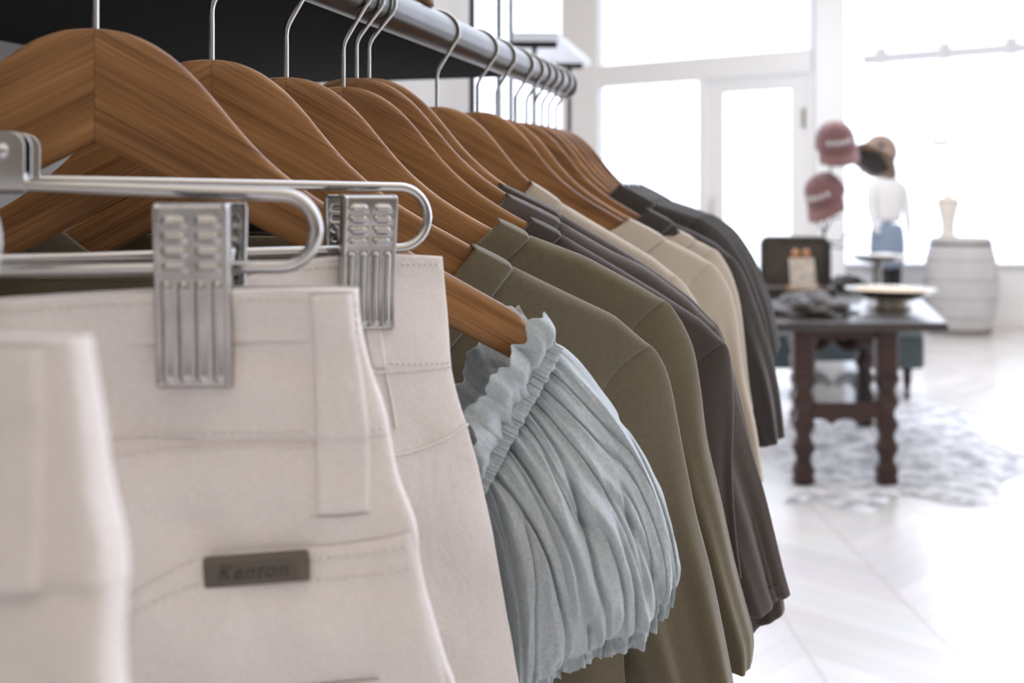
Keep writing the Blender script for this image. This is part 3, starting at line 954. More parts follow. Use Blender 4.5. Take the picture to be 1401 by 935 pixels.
# trousers with the plaque
tr, sw, sl_ = trousers(pl1, [(-270, 428), (-100, 420), (0, 411), (110, 404), (230, 398), (330, 396), (430, 395), (490, 396)],
    [(490, 396), (493, 440), (506, 500), (527, 562), (535, 600), (546, 650), (570, 712), (576, 765), (596, 850), (621, 936), (668, 1150), (690, 1700), (670, 3500)],
    -270, (533, 592), 'white trousers with a belt loop and a bronze name plaque on the pocket', seed=1.7, hip=((576, 765), .006, .026), creases=[(120, 566, 280, 592, .0024), (150, 684, 310, 718, .0020), (345, 468, 432, 502, .0016), (335, 436, 425, 470, .0012), (300, 690, 430, 700, .0012)])
D_ = M['white_denim']
class Mix:
    def __init__(s, a, b, z): s.a, s.b, s.z = a, b, z
    def y(s, x, z): return s.a.y(x, z) if z > s.z else s.b.y(x, z)
zb1 = pl1.sz(533, 592)[1]
mx1 = Mix(sw, sl_, zb1)
patch(mx1, pl1, [(429, 400), (432, 480), (434, 560), (436, 640), (438, 694)], [(484, 400), (489, 450), (500, 520), (508, 580), (510, 640), (510, 690)], .0022, 'belt_loop', D_, tr, 30, 70, .0022, lift=.0002)
stitches(mx1, pl1, [[(446, 412), (449, 520), (452, 680)], [(489, 412), (494, 520), (497, 676)]], 'loop_stitching', M['white_stitch'], tr, r=.0004)
ribbon(mx1, pl1, [(430, 697), (470, 697), (508, 693)], .0005, 'loop_hem', D_, tr)
stitches(mx1, pl1, [[(-60, 607), (140, 595), (300, 588), (429, 586)], [(512, 584), (530, 580)], [(0, 423), (230, 411), (420, 407)]], 'waist_stitching', M['white_stitch'], tr)
patch(sl_, pl1, [(172, 815), (172, 900), (176, 1000), (180, 1300)], [(574, 728), (594, 850), (618, 940), (672, 1300)], .0016, 'seat_panel', D_, tr, 70, 70, .0016) if False else None
# pocket with a curved opening
def pocket(surf, pl, topline, bottom_y, rightline, thick, name, root):
    nu, nv = 90, 60
    tp = arcpoly([pl.sz(*p) for p in topline], nu)
    zl = pl.sz(topline[0][0], bottom_y)[1]
    vs = []
    for j in range(nv+1):
        v = j/nv
        for i in range(nu+1):
            x, z0 = tp[i]
            z = z0+(zl-z0)*v
            xx = x+(v*(z0-zl))*.22*max(0, (i/nu-.6)/.4)
            e = min((z0-z)+.0002, i/nu*.12+.0003, (1-i/nu)*.12+.0003)
            k = sqrt(max(0, 1-(1-min(1, e/.0018))**2))
            vs.append((xx, surf.y(xx, z)+.0007-(thick+.0007)*k, z))
    return mk(name, vs, grid_faces(nu, nv), D_, root)
pk = pocket(sl_, pl1, [(176, 806), (238, 770), (303, 747), (382, 738), (451, 735), (520, 727), (564, 717)], 1150, None, .0022, 'pocket', tr)
spk = Surf(pk.data.vertices and [tuple(v.co) for v in pk.data.vertices])
stitches(spk, pl1, [[(430, 751), (520, 744), (564, 733)], [(430, 778), (520, 772), (570, 762)], [(185, 822), (240, 795), (290, 778)]], 'pocket_stitching', M['white_stitch'], tr)
patch(spk, pl1, [(372, 925), (372, 960), (374, 1010)], [(524, 914), (528, 950), (534, 1000)], .0022, 'pocket_flap', D_, tr, 40, 30, .002)
ribbon(sl_, pl1, [(150, 618), (230, 612), (330, 604), (436, 604)], .0007, 'seam', D_, tr)
# plaque
cs, cz = pl1.sz(362, 760); w_, h_ = .0405, .0118
py_ = min(spk.y(cs+dx, cz+dz) for dx in (-.018, 0, .018) for dz in (-.004, .004))
pq = bpy.data.objects.new('name_plaque', None)
b = MB(); b.box(-w_/2, w_/2, -.0018, .0022, -h_/2, h_/2)
plq = b.build('name_plaque', M['plaque'], tr, True, bevel=.0012)
plq.location = (cs, py_-.0002, cz); plq.rotation_euler = (0, radians(-3.6), 0)
tag(plq, 'bronze rectangular name plaque')
b = MB(); b.box(-w_/2+.0016, w_/2-.0042, -.0021, -.001, -h_/2+.0012, h_/2-.0020)
b.build('inset', M['plaque_dark'], plq, True, bevel=.0004)
cu = bpy.data.curves.new('lettering', 'FONT'); cu.body = 'Kenton'; cu.size = .0082; cu.shear = .35; cu.extrude = .00012; cu.align_x = 'CENTER'; cu.align_y = 'CENTER'
cu.space_character = 1.12
tx = bpy.data.objects.new('lettering', cu); COL.objects.link(tx); tx.parent = plq; tx.location = (-.0015, -.00225, -.0003); tx.rotation_euler = (pi/2, 0, 0)
cu.materials.append(M['letter'])
bpy.context.view_layer.update()
tm = bpy.data.meshes.new_from_object(tx.evaluated_get(bpy.context.evaluated_depsgraph_get()))
to = bpy.data.objects.new('lettering', tm); COL.objects.link(to); to.parent = plq
to.location = tx.location; to.rotation_euler = tx.rotation_euler
bpy.data.objects.remove(tx); to.name = 'lettering'

# plain trousers behind
tr2, sw2, sl2 = trousers(pl2, [(40, 440), (200, 418), (300, 392), (350, 372), (400, 359), (470, 352), (540, 350), (604, 353)],
    [(604, 353), (608, 400), (611, 450), (614, 500), (622, 540), (633, 578), (648, 630), (673, 730), (700, 850), (718, 936), (740, 1100), (750, 1600), (735, 3000)],
    40, (614, 500), 'plain white trousers between the front trousers and the pale blue blouse', seed=5.2, T=.0075, wr=.8, hip=((640, 610), .004, .014))
stitches(sw2, pl2, [[(515, 492), (560, 494), (612, 493)], [(545, 361), (600, 362)], [(400, 368), (470, 362)]], 'waist_stitching', M['white_stitch'], tr2, pitch=.003, ln=.002)
ribbon(sl2, pl2, [(520, 618), (560, 610), (600, 595), (632, 577)], .0009, 'seam', D_, tr2)
patch(sw2, pl2, [(488, 440), (492, 470), (497, 498)], [(512, 440), (516, 470), (518, 498)], .002, 'belt_loop', D_, tr2, 20, 30, .0015)
ribbon(sl2, pl2, [(518, 506), (526, 545), (532, 580)], .0009, 'seam', D_, tr2)

# blurred trousers nearest the eye
tr0, sw0, sl0 = trousers(pl0, [(-860, 500), (-600, 482), (-300, 466), (0, 460), (60, 460), (112, 463)],
    [(112, 463), (117, 500), (124, 545), (131, 590), (136, 640), (146, 690), (160, 745), (170, 800), (176, 870), (186, 940), (210, 1150), (230, 1700), (220, 4200)],
    -860, (169, 795), 'white trousers nearest the camera, blurred at the lower corner of the rack', seed=9.1, hip=((186, 940), .005, .03), creases=[(-60, 590, 120, 575, .004), (-100, 900, 20, 960, .003)])
stitches(sw0, pl0, [[(-200, 776), (20, 779), (160, 772)]], 'waist_stitching', M['white_stitch'], tr0)
patch(sw0, pl0, [(20, 470), (30, 600), (38, 790)], [(88, 470), (98, 600), (108, 790)], .0028, 'belt_loop', D_, tr0, 24, 40, .002)
pocket(sl0, pl0, [(-320, 800), (-120, 815), (-20, 850), (10, 900), (40, 960)], 1500, None, .003, 'pocket', tr0)

# ================================================================ the shop behind
# floor and walls
b = MB(); b.box(-4, 12, -4, 16, -.05, 0); o = b.build('floor', M['floor'], None, False); tag(o, kind='structure')
b = MB(); prism(b, [RW(-3.5, .857, 0), RW(2.56, .857, 0), RW(2.56, 1.0, 0), RW(-3.5, 1.0, 0)], 0, 3.3)
o = b.build('wall_left', M['wall'], None, False); tag(o, kind='structure')

def structure(name, mb, mat, bevel=0.):
    o = mb.build(name, mat, None, False, bevel=bevel); tag(o, kind='structure'); return o

# street front: a straight shop window on the right, an angled entrance left of the corner column
DW = 11.1
def X_(px, d=DW): return (px-HX)/F*d
def Z_(py, d=DW): return CZ+(HY-py)/F*d
b = MB(); b.box(X_(1112), X_(1153), DW-.1, DW+.2, 0, 4.2); structure('trim_1', b, M['trimw'], .01)
b = MB(); b.box(X_(1153), 11.5, DW, DW+.25, 0, Z_(364)); b.box(X_(1153), 11.5, DW-.06, DW+.3, Z_(364), Z_(361)); structure('wall_front', b, M['trimw'], .008)
b = MB(); b.box(X_(1153), 11.5, DW-.025, DW, 0, .13); structure('baseboard_front', b, M['trimw'], .006)
b = MB(); b.box(X_(1153), 11.5, DW+.08, DW+.09, Z_(361), 4.2); w1 = structure('window_1', b, M['glass'])
b = MB(); b.box(X_(1600), X_(1625), DW, DW+.18, Z_(361), 4.2); b.box(X_(1153), 11.5, DW, DW+.18, 4.1, 4.25)
fr = b.build('window_frame', M['trimw'], w1, False)

ent = Plane((X_(1113), DW+.02, CZ), -35.7)
def ebox(mb, px0, px1, py0, py1, y0=-.06, y1=.06, zfix=None):
    s0, z1 = ent.sz(px0, py0); s1, z0 = ent.sz(px1, py1)
    if zfix is not None: z0 = zfix[0] if zfix[0] is not None else z0; z1 = zfix[1] if zfix[1] is not None else z1
    mb.box(s0, s1, y0, y1, z0, z1)
def eput(o): o.location = ent.o; o.rotation_euler = (0, 0, ent.yaw); return o
ztr0 = ent.sz(964, 110)[1]; ztr1 = ent.sz(964, 79)[1]        # transom bar
zdoor = ent.sz(1035, 125)[1]
sl, _ = ent.sz(560, 200); s1115, _ = ent.sz(1113, 200)
s772, _ = ent.sz(772, 200)
b = MB(); b.box(s772, s1115, -.07, .07, ztr0, ztr1); eput(structure('trim_2', b, M['trimw'], .008))
b = MB(); ebox(b, 772, 822, 0, 0, -.08, .08, (-CZ, 2.9)); eput(structure('trim_3', b, M['trimw'], .008))
b = MB(); ebox(b, 600, 616, 0, 0, -.06, .06, (-CZ, 2.9)); eput(structure('trim_4', b, M['trimw'], .008))
b = MB(); s0, _ = ent.sz(822, 0); b.box(sl, s1115, .0, .01, ztr1, 2.9); w2 = eput(structure('window_2', b, M['glass']))
s966 = ent.sz(966, 0)[0]
b = MB(); b.box(s772, s966, .0, .01, .45-CZ, ztr0); b.box(sl, s772, .0, .01, .45-CZ, 2.9); w3 = eput(structure('window_3', b, M['glass']))
b = MB(); b.box(sl, s966, -.07, .07, -CZ, .45-CZ); eput(structure('wall_entrance', b, M['trimw'], .008))
# the glazed door
dr = empty('door_1'); tag(dr, kind='structure'); eput(dr)
b = MB()
d0 = ent.sz(968, 0)[0]; d1 = ent.sz(1109, 0)[0]; g0 = ent.sz(990, 0)[0]; g1 = ent.sz(1083, 0)[0]
zdt = ent.sz(1035, 106)[1]
b.box(d0, g0, -.03, .03, -CZ+.01, zdt); b.box(g1, d1, -.03, .03, -CZ+.01, zdt)
b.box(g0, g1, -.03, .03, zdoor, zdt); b.box(g0, g1, -.03, .03, -CZ+.01, -CZ+.32)
b.build('door_frame', M['trimw'], dr, False, bevel=.006)
b = MB(); b.box(g0, g1, -.004, .004, -CZ+.32, zdoor); b.build('door_pane', M['glass'], dr, False)
b = MB(); b.box(d1-.07, d1-.04, -.06, -.03, zdt-.55, zdt-.35); b.build('hinge', M['silver'], dr, False, bevel=.004)
b = MB(); b.tube([(d0+.09, -.04, -.25), (d0+.09, -.09, -.24), (d0+.09, -.09, .0), (d0+.09, -.04, .01)], .011, 10); b.build('door_handle', M['silver'], dr)
b = MB(); b.box(s966-.06, d0, -.07, .07, -CZ, ztr0); b.box(d1, s1115+.02, -.07, .07, -CZ, ztr0); eput(structure('trim_5', b, M['trimw'], .006))

# awning rail outside the big window
aw = empty('awning_rail', (0, 0, 0), 0, 'pale awning rail with lamp heads outside the big shop window', 'awning rail')
p0 = U(1180, 82, 14.5); p1 = U(1600, 50, 13.2)
b = MB(); b.tube([p0, p1], .07, 12); b.build('rail', M['trimw'], aw)
for t in (.06, .28, .5, .8):
    p = p0.lerp(p1, t); b = MB(); b.box(p.x-.07, p.x+.07, p.y-.12, p.y+.02, p.z-.09, p.z+.14); b.build('lamp_head', M['trimw'], aw, True, bevel=.03)

# crescent hung in the window
cre = empty('hanging_crescent', U(1287, 190, 10.6), 0, 'pale horn crescent hanging in the big shop window', 'ornament')
b = MB(); pts = []; rs = []
for i in range(25):
    a = radians(198+144*i/24); pts.append((.125*cos(a), 0, .125*sin(a)+.08)); rs.append(.008+.018*sin(pi*i/24))
b.tube(pts, rs, 10); b.build('crescent', M['horn'], cre)
b = MB(); 
for x in (-.115, .115): b.tube([(x, 0, .045), (0, 0, .5)], .0012, 5)
b.tube([(0, 0, .5), (0, 0, 2.2)], .0012, 5); b.build('cord', M['trimw'], cre)

# ---- black pipe stands behind the rail
rk = empty('pipe_rack', (0, 0, 0), 0, 'black pipe rack with thin uprights just beyond the rail end', 'display rack')
for px, d in ((646, 2.3), (682.5, 2.6), (699, 2.85)):
    p = U(px, 274, d); b = MB(); b.tube([(p.x, p.y, 0), (p.x, p.y, 2.3)], .0065, 10)
    b.build('upright', M['iron'], rk)
    b = MB(); b.lathe([(.045, 0), (.045, .006), (.015, .014)], 20, (p.x, p.y, 0)); b.build('floor_flange', M['iron'], rk)
q = [U(646, 274, 2.3), U(682.5, 274, 2.6), U(699, 274, 2.85)]
b = MB(); b.tube([(v.x, v.y, 2.3) for v in q], .0065, 10); b.build('top_bar', M['iron'], rk)
st = empty('shelf_stand', (0, 0, 0), 0, 'white shelf on two thin black posts and bracket arms beside the window', 'display stand')
zS = Z_(62, 2.6)
dn = (zS-CZ)*F/(274-62); dfar = (zS-CZ)*F/(274-91)
for px, xl, xr, d in ((731, 700, 762, dn), (779, 745, 797, dfar)):
    p = U(px, 274, d); b = MB(); b.tube([(p.x, p.y, 0), (p.x, p.y, zS)], .006, 10); b.build('post', M['iron'], st)
    a = U(xl, 274, d); c = U(xr, 274, d)
    b = MB(); b.box(a.x, c.x, d-.007, d+.007, zS-.006, zS+.008); b.build('bracket_arm', M['iron'], st, False)
a0, a1, b0, b1 = U(700, 274, dn-.02), U(764, 274, dn-.02), U(745, 274, dfar+.06), U(808, 274, dfar+.06)
b = MB(); prism(b, [(a0.x, a0.y), (a1.x, a1.y), (b1.x, b1.y), (b0.x, b0.y)], zS+.008, zS+.028); b.build('shelf_board', M['acrylic'], st, False, bevel=.002)

# ---- the table
tb = empty('table', (0, 0, 0), 0, 'dark carved wooden table with a stretcher, set with dishes on the hide rug', 'table')
FR, FL = Vector((1.69, 4.95, 0)), Vector((1.315, 4.95, 0)); RR, RL = Vector((2.00, 6.22, 0)), Vector((1.625, 6.22, 0))
def leg_mesh(p):
    b = MB(); vs = []; fs = []
    n = 70; K = 16
    for i in range(n+1):
        z = .69*i/n
        t = i/n
        if t < .05: w = .042+.008*sin(pi*t/.05)
        elif t < .74: w = .041+.0085*sin(2*pi*(t-.05)/.15)+.006*sm(.4, .8, t)
        else: w = .05
        for j in range(K):
            q = 2*pi*j/K+pi/K; c = cos(q); s_ = sin(q)
            k = 1/max(abs(c), abs(s_))**.75
            vs.append((p.x+w*c*k, p.y+w*.8*s_*k, z+.012))
    for i in range(n):
        for j in range(K): fs.append((i*K+j, i*K+(j+1) % K, (i+1)*K+(j+1) % K, (i+1)*K+j))
    fs.append(tuple(range(K))); fs.append(tuple(n*K+j for j in range(K)))
    b.add(vs, fs); return b
for p in (FR, FL, RR, RL): leg_mesh(p).build('leg', M['darkwood'], tb)
b = MB()
prism(b, [(1.06, 4.90), (1.95, 4.90), (2.42, 6.62), (1.53, 6.62)], .70, .742); b.build('table_top', M['darktop'], tb, False, bevel=.006)
b = MB(); prism(b, [(FL.x-.03, 4.93), (FR.x+.03, 4.93), (RR.x+.03, 6.24), (RL.x-.03, 6.24)], .672, .70); b.build('apron', M['darkwood'], tb, False, bevel=.004)
def scallop(a, c, z0, z1, th, amp, n, name):
    b = MB(); vs = []; K = 60; t = (c-a); nn = Vector((-t.y, t.x, 0)).normalized()*th/2
    top_ = []; bot = []
    for i in range(K+1):
        u = i/K; p = a+t*u
        zz = z0+amp*abs(sin(pi*n*u))**.7
        vs += [p+nn+Vector((0,0,z1)), p-nn+Vector((0,0,z1)), p-nn+Vector((0,0,zz)), p+nn+Vector((0,0,zz))]
    fs = []
    for i in range(K):
        for j in range(4): fs.append((i*4+j, i*4+(j+1) % 4, i*4+4+(j+1) % 4, i*4+4+j))
    fs += [(0,1,2,3), (K*4, K*4+1, K*4+2, K*4+3)]
    b.add(vs, fs); b.build(name, M['darkwood'], tb, False)
scallop(FL, FR, .275, .375, .035, .03, 3, 'stretcher')
scallop(FL+Vector((0,-.0,0)), FR, .655, .675, .03, .012, 3, 'apron_scallop')
scallop(RL, RR, .30, .36, .035, .02, 3, 'stretcher')
b = MB(); prism(b, [(FL.x+.04, 4.95), (FR.x-.04, 4.95), (RR.x-.04, 6.22), (RL.x+.04, 6.22)], .362, .376); b.build('lower_board', M['darktop'], tb, False)
for sx, p in ((1, RL), (-1, RR)):
    b = MB(); pts = []
    for i in range(13):
        t = i/12; pts.append((p.x+sx*(.03+.145*t), p.y-.02, .50-.075*sin(pi*.5*t)+.085*t*t))
    b.tube(pts, [.050-.03*i/12 for i in range(13)], 8); b.build('curved_brace', M['darkwood'], tb)

# large dish with a wavy rim on a low foot, straw-gold inside
TZ = .742
def at_table(px, py, z=TZ):
    d = (CZ-z)*F/(py-HY); return Vector(((px-HX)/F*d, d, z))
P = at_table(1218, 421)
ds = empty('serving_dish', P, .2, 'wide silver serving dish with a wavy rim on the near table corner', 'dish')
wob = lambda q, t: 1+.025*sin(q*9)*sm(.3, 1, t)
b = MB(); b.lathe([(.10, 0), (.11, .006), (.10, .016), (.085, .03), (.09, .034), (.15, .052), (.20, .074), (.222, .094), (.226, .099), (.222, .1), (.195, .082), (.14, .062), (.02, .055)], 64, sy=1., wob=wob)
b.build('bowl', M['silver'], ds)
b = MB(); b.lathe([(.20, .086), (.17, .094), (.09, .099), (.01, .101)], 48); b.build('lining', M['gold'], ds)
# tall cake stand
P = at_table(1203, 399)
ck = empty('cake_stand', P, 0., 'tall silver cake stand with a shallow top dish behind the serving dish', 'cake stand')
b = MB(); b.lathe([(.075, 0), (.07, .012), (.03, .022), (.014, .05), (.018, .085), (.012, .11), (.016, .15), (.03, .172), (.06, .176)], 32); b.build('stem', M['silver'], ck)
b = MB(); b.lathe([(.05, .172), (.13, .184), (.178, .212), (.182, .219), (.174, .218), (.12, .196), (.01, .188)], 48, wob=lambda q, t: 1+.02*sin(12*q)*t); b.build('dish', M['silver'], ck)
b = MB(); b.lathe([(.04, .194), (.075, .21), (.06, .225), (.02, .232)], 24, (.03, 0, 0), wob=lambda q, t: 1+.12*sin(4*q+2)); b.build('soap_mound', M['shirt'], ck)
# dark leather pile left of the dish
def blob(name, c, rx, ry, rz, mat, label, cat, seed, group=None):
    vs = []; fs = []; nu, nv = 48, 20
    for j in range(nv+1):
        v = j/nv; ph = pi/2*(1-v)
        for i in range(nu):
            q = 2*pi*i/nu
            dr_ = Vector((cos(q)*cos(ph), sin(q)*cos(ph), sin(ph)))
            k = 1+.28*noise.noise(dr_*2.4+Vector((seed, 0, 0)))+.14*noise.noise(dr_*7+Vector((seed, 3, 0)))
            zz = rz*dr_.z*k
            if j == nv: zz = 0
            vs.append((rx*dr_.x*k, ry*dr_.y*k, max(0, zz)))
    for j in range(nv):
        for i in range(nu): fs.append((j*nu+i, j*nu+(i+1) % nu, (j+1)*nu+(i+1) % nu, (j+1)*nu+i))
    fs.append(tuple(nv*nu+i for i in range(nu)))
    o = mk(name, vs, fs, mat); o.location = c; tag(o, label, cat, group); return o
blob('leather_bag', at_table(1106, 428), .20, .22, .095, M['leather'], 'dark slouched leather bag lying on the near end of the table', 'bag', 1.)
blob('dark_scarf', at_table(1158, 397), .12, .16, .085, M['knit'], 'dark crumpled scarf between the card and the cake stand', 'scarf', 4.)
# open case standing at the back of the table
P = at_table(1088, 401)
cs_ = empty('leather_case', P, radians(-8), 'dark leather case with a rounded lid standing open on the table', 'case')
def rprism(mb, w, h, y0, y1, r):
    out = [(-w/2, 0), (w/2, 0)]
    for a in range(0, 91, 15): out.append((w/2-r+r*cos(radians(a)), h-r+r*sin(radians(a))))
    for a in range(90, 181, 15): out.append((-w/2+r+r*cos(radians(a)), h-r+r*sin(radians(a))))
    k = len(out)
    mb.add([(x, y0, z) for x, z in out]+[(x, y1, z) for x, z in out], [tuple(range(k)), tuple(range(k, 2*k))]+[(i, (i+1) % k, k+(i+1) % k, k+i) for i in range(k)])
b = MB(); rprism(b, .40, .335, .0, .09, .05); b.build('lid', M['leather'], cs_, False, bevel=.01)
b = MB(); rprism(b, .34, .285, -.006, .002, .04); b.build('lining', M['card_lining'], cs_, False)
b = MB(); b.box(-.20, .20, -.24, -.005, 0, .05); b.build('tray', M['leather'], cs_, False, bevel=.01)
b = MB(); b.box(.17, .205, -.012, .1, .0, .30); b.build('side_strap', M['knit'], cs_, False, bevel=.004)
# small picture card on an amber clip stand
P = at_table(1099, 396)+Vector((0, -.30, .045))
P = U(1100, 396, 5.2)
cd = empty('picture_card', (P.x, P.y, P.z), radians(6), 'small pale picture card in an amber wooden holder before the open case', 'picture card')
b = MB(); b.box(-.062, .062, 0, .006, .0, .150); c_ = b.build('card', M['paper'], cd, False, bevel=.002); c_.rotation_euler = (radians(-12), 0, radians(0))
b = MB(); b.box(-.075, .075, .006, .02, -.008, .02); b.build('holder_foot', M['amber'], cd, False, bevel=.003)
for x in (-.026, .026):
    b = MB(); b.lathe([(.004, .13), (.012, .152), (.018, .168), (.016, .182), (.006, .19)], 16, (x, .04, 0)); b.build('peg', M['amber'], cd)
    
# hat tree on the table with three hats
ht = empty('hat_tree', Vector(((1126-HX)/F*5.62, 5.62, TZ)), 0, 'thin black wire hat tree standing on the table behind the case', 'hat stand')
HT = ht.location.copy()
def hp(px, py, dy=0.): return U(px, py, HT.y+dy)-HT
b = MB(); b.tube([(0, 0, 0), hp(1127, 330), hp(1130, 290), hp(1140, 200), hp(1142, 180)], .005, 8); b.build('stem', M['iron'], ht)
b = MB(); b.lathe([(.09, 0), (.09, .006), (.02, .012)], 24); b.build('foot', M['iron'], ht)
for pts in ([(1128, 322), (1122, 312), (1118, 300), (1124, 280)], [(1130, 330), (1150, 332), (1160, 318), (1162, 290), (1175, 240), (1192, 215)], [(1129, 335), (1150, 340), (1166, 334), (1160, 322)], [(1129, 318), (1138, 300), (1152, 296)]):
    b = MB(); b.tube([hp(*p) for p in pts], .004, 8); b.build('wire_arm', M['iron'], ht)

def cap(loc, rot, label, sc=1., letters=5, mesh_back=False):
    root = empty('cap', loc, 0, label, 'cap', 'maroon caps on the hat tree'); root.rotation_euler = rot; root.scale = (sc, sc, sc*.88)
    vs = []; fs = []; nu, nv = 48, 16
    for j in range(nv+1):
        ph = pi/2*j/nv
        for i in range(nu):
            q = 2*pi*i/nu
            front = max(0, -sin(q))
            r = .090*cos(ph)**.62
            z = .115*sin(ph)*(1+.10*front)
            seam = 1-.012*(abs(cos(3*q))**30)
            vs.append((r*cos(q)*.92*seam, r*sin(q)*1.08*seam, z))
    for j in range(nv):
        for i in range(nu): fs.append((j*nu+i, j*nu+(i+1) % nu, (j+1)*nu+(i+1) % nu, (j+1)*nu+i))
    fs.append(tuple(nv*nu+i for i in range(nu)))
    mk('crown', vs, fs, M['maroon'], root)
    # peak
    vs = []; nu2, nw = 30, 10
    for j in range(nw+1):
        w = j/nw
        for i in range(nu2+1):
            a = radians(200+140*i/nu2); u = 2*i/nu2-1
            ext = .075*w*(1-.55*u*u)
            vs.append((.0835*cos(a)*(1+.05*w), .098*sin(a)-ext, .004-.016*w*w-.03*u*u*w*.9-.01*w))
    ob = mk('peak', vs, grid_faces(nu2, nw), M['maroon'], root); ob.modifiers.new('t', 'SOLIDIFY').thickness = .004
    b = MB(); b.lathe([(.009, .112), (.008, .118), (.002, .121)], 12); b.build('button', M['maroon'], root)
    b = MB()
    for i in range(letters):
        x = -.042+.084*i/(letters-1)
        yy = -sqrt(max(0, 1-(x/.083)**2))*.099
        b.box(x-.0075, x+.0075, yy-.004+.004, yy+.012, .044, .066)
    b.build('lettering', M['shirt'], root, False, bevel=.003)
    b = MB(); b.tube([(.078*cos(radians(a)), .094*sin(radians(a)), .012) for a in range(40, 141, 10)], .006, 6); b.build('back_strap', M['maroonmesh'], root)
    return root
Hd = HT.y-.10
cap(U(1143, 200, Hd), (radians(24), radians(-8), radians(-6)), 'maroon cap with a white front word, top of the hat tree', 1.2)
cap(U(1131, 270, Hd-.02), (radians(30), radians(-14), radians(-38)), 'maroon cap turned aside, lower on the hat tree over a dark mesh back', 1.2)
# tan brimmed hat over dark knit lining
hb = empty('bucket_hat', U(1202, 211, HT.y-.05), 0, 'tan brimmed hat hung sideways on the hat tree, dark patterned inside showing', 'hat')
hb.rotation_euler = Vector((.62, .42, .66)).to_track_quat('Z', 'Y').to_euler()
b = MB(); b.lathe([(.128, -.062), (.112, -.040), (.094, -.012), (.090, .02), (.082, .055), (.058, .086), (.024, .098), (.002, .10)], 48, sx=.9, wob=lambda q, t: 1+(.14*sin(2*q+1)+.06*sin(5*q))*sm(.35, 0, t)); hh = b.build('tan_hat', M['tan'], hb)
b = MB(); b.lathe([(.01, -.085), (.05, -.082), (.082, -.066), (.092, -.035), (.086, .0)], 36, wob=lambda q, t: 1+.07*sin(5*q+3*t)); b.build('hat_lining', M['knit'], hb)

# ---- bench behind the table
bn = empty('bench', (0, 0, 0), 0, 'teal leather tufted bench on turned legs behind the table', 'bench')
bx0, bx1, by0, by1 = 1.55, 2.66, 7.05, 7.60
b = MB(); nu, nv = 70, 36; vs = []
for j in range(nv+1):
    for i in range(nu+1):
        x = bx0+(bx1-bx0)*i/nu; y = by0+(by1-by0)*j/nv
        e = min(i/nu*(bx1-bx0), (1-i/nu)*(bx1-bx0), j/nv*(by1-by0), (1-j/nv)*(by1-by0))
        z = .40+.06*sqrt(max(0, 1-(1-min(1, e/.07))**2))
        z -= .018*(abs(sin(pi*(x/.16+y/.16)/1))*abs(sin(pi*(x/.16-y/.16))) < .06)*min(1, e/.07)
        vs.append((x, y, z))
b.add(vs, grid_faces(nu, nv)); b.build('cushion', M['teal'], bn)
b = MB(); b.box(bx0, bx1, by0, by1, .20, .405); b.build('frame', M['teal'], bn, True, bevel=.03, seg=4)
for x in (bx0+.09, bx1-.09):
    for y in (by0+.08, by1-.08):
        b = MB(); b.lathe([(.028, .205), (.034, .18), (.024, .16), (.030, .13), (.020, .08), (.014, .035), (.02, .03), (.022, .012), (.014, .0)], 16, (x, y, 0)); b.build('leg', M['darkwood'], bn)

# ---- barrel with a plaster bust
def at_floor(px, py, z=0.):
    d = (CZ-z)*F/(py-HY); return Vector(((px-HX)/F*d, d, z))
P = at_floor(1314, 461); P.y += .24; P.x *= P.y/(P.y-.24)
br = empty('barrel', P, 0, 'weathered grey wooden barrel standing by the shop window', 'barrel')
kx = .325/.335
pf = []
for i in range(25):
    t = i/24; pf.append((.265+.075*sin(pi*t)**.9, .93*t))
b = MB(); b.lathe(pf, 72, wob=lambda q, t: 1-.012*(abs(cos(q*11))**24)); b.build('staves', M['barrel'], br)
for z in (.05, .20, .38, .55, .73, .87):
    r = .265+.075*sin(pi*z/.93)**.9; b = MB(); b.lathe([(r, z-.018), (r+.005, z-.016), (r+.005, z+.016), (r, z+.018)], 64); b.build('hoop', M['hoop'] if z in (.05, .87) else M['barrel'], br)
bu = empty('plaster_bust', P+Vector((-.12, 0, .93)), 0, 'pale plaster jewellery bust standing on the grey barrel', 'bust')
b = MB(); b.lathe([(.085, 0), (.09, .012), (.066, .03), (.064, .10), (.07, .17), (.088, .24), (.105, .31), (.112, .345), (.09, .375), (.045, .395), (.03, .41), (.022, .43), (.004, .44)], 40, sy=.7); b.build('torso_form', M['plaster'], bu)
b = MB(); b.lathe([(.108, .335), (.113, .345), (.108, .356)], 40, sy=.7); b.build('necklace', M['horn'], bu)

# ---- mannequin by the window
P = at_floor(1214, 454)
mq = empty('mannequin', P, radians(20), 'headless mannequin in a white shirt and blue denim by the shop window', 'mannequin')
def body(rows, mat, name, n=36):
    b = MB(); vs = []; fs = []
    for (z, cx, rx, ry) in rows:
        for i in range(n):
            q = 2*pi*i/n; vs.append((cx+rx*math.copysign(abs(cos(q))**.85, cos(q)), ry*math.copysign(abs(sin(q))**.85, sin(q)), z))
    for j in range(len(rows)-1):
        for i in range(n): fs.append((j*n+i, j*n+(i+1) % n, (j+1)*n+(i+1) % n, (j+1)*n+i))
    fs.append(tuple(range(n))); fs.append(tuple((len(rows)-1)*n+i for i in range(n)))
    b.add(vs, fs); return b.build(name, mat, mq, True, sub=1)
body([(1.06, 0, .155, .10), (1.15, 0, .14, .095), (1.28, 0, .155, .11), (1.38, 0, .175, .115), (1.46, 0, .17, .095), (1.50, 0, .12, .075), (1.53, 0, .06, .055), (1.58, 0, .052, .05)], M['shirt'], 'shirt')
body([(.60, 0, .17, .12), (.75, 0, .178, .125), (.9, 0, .18, .12), (1.0, 0, .165, .11), (1.07, 0, .15, .10)], M['denim'], 'denim_skirt')
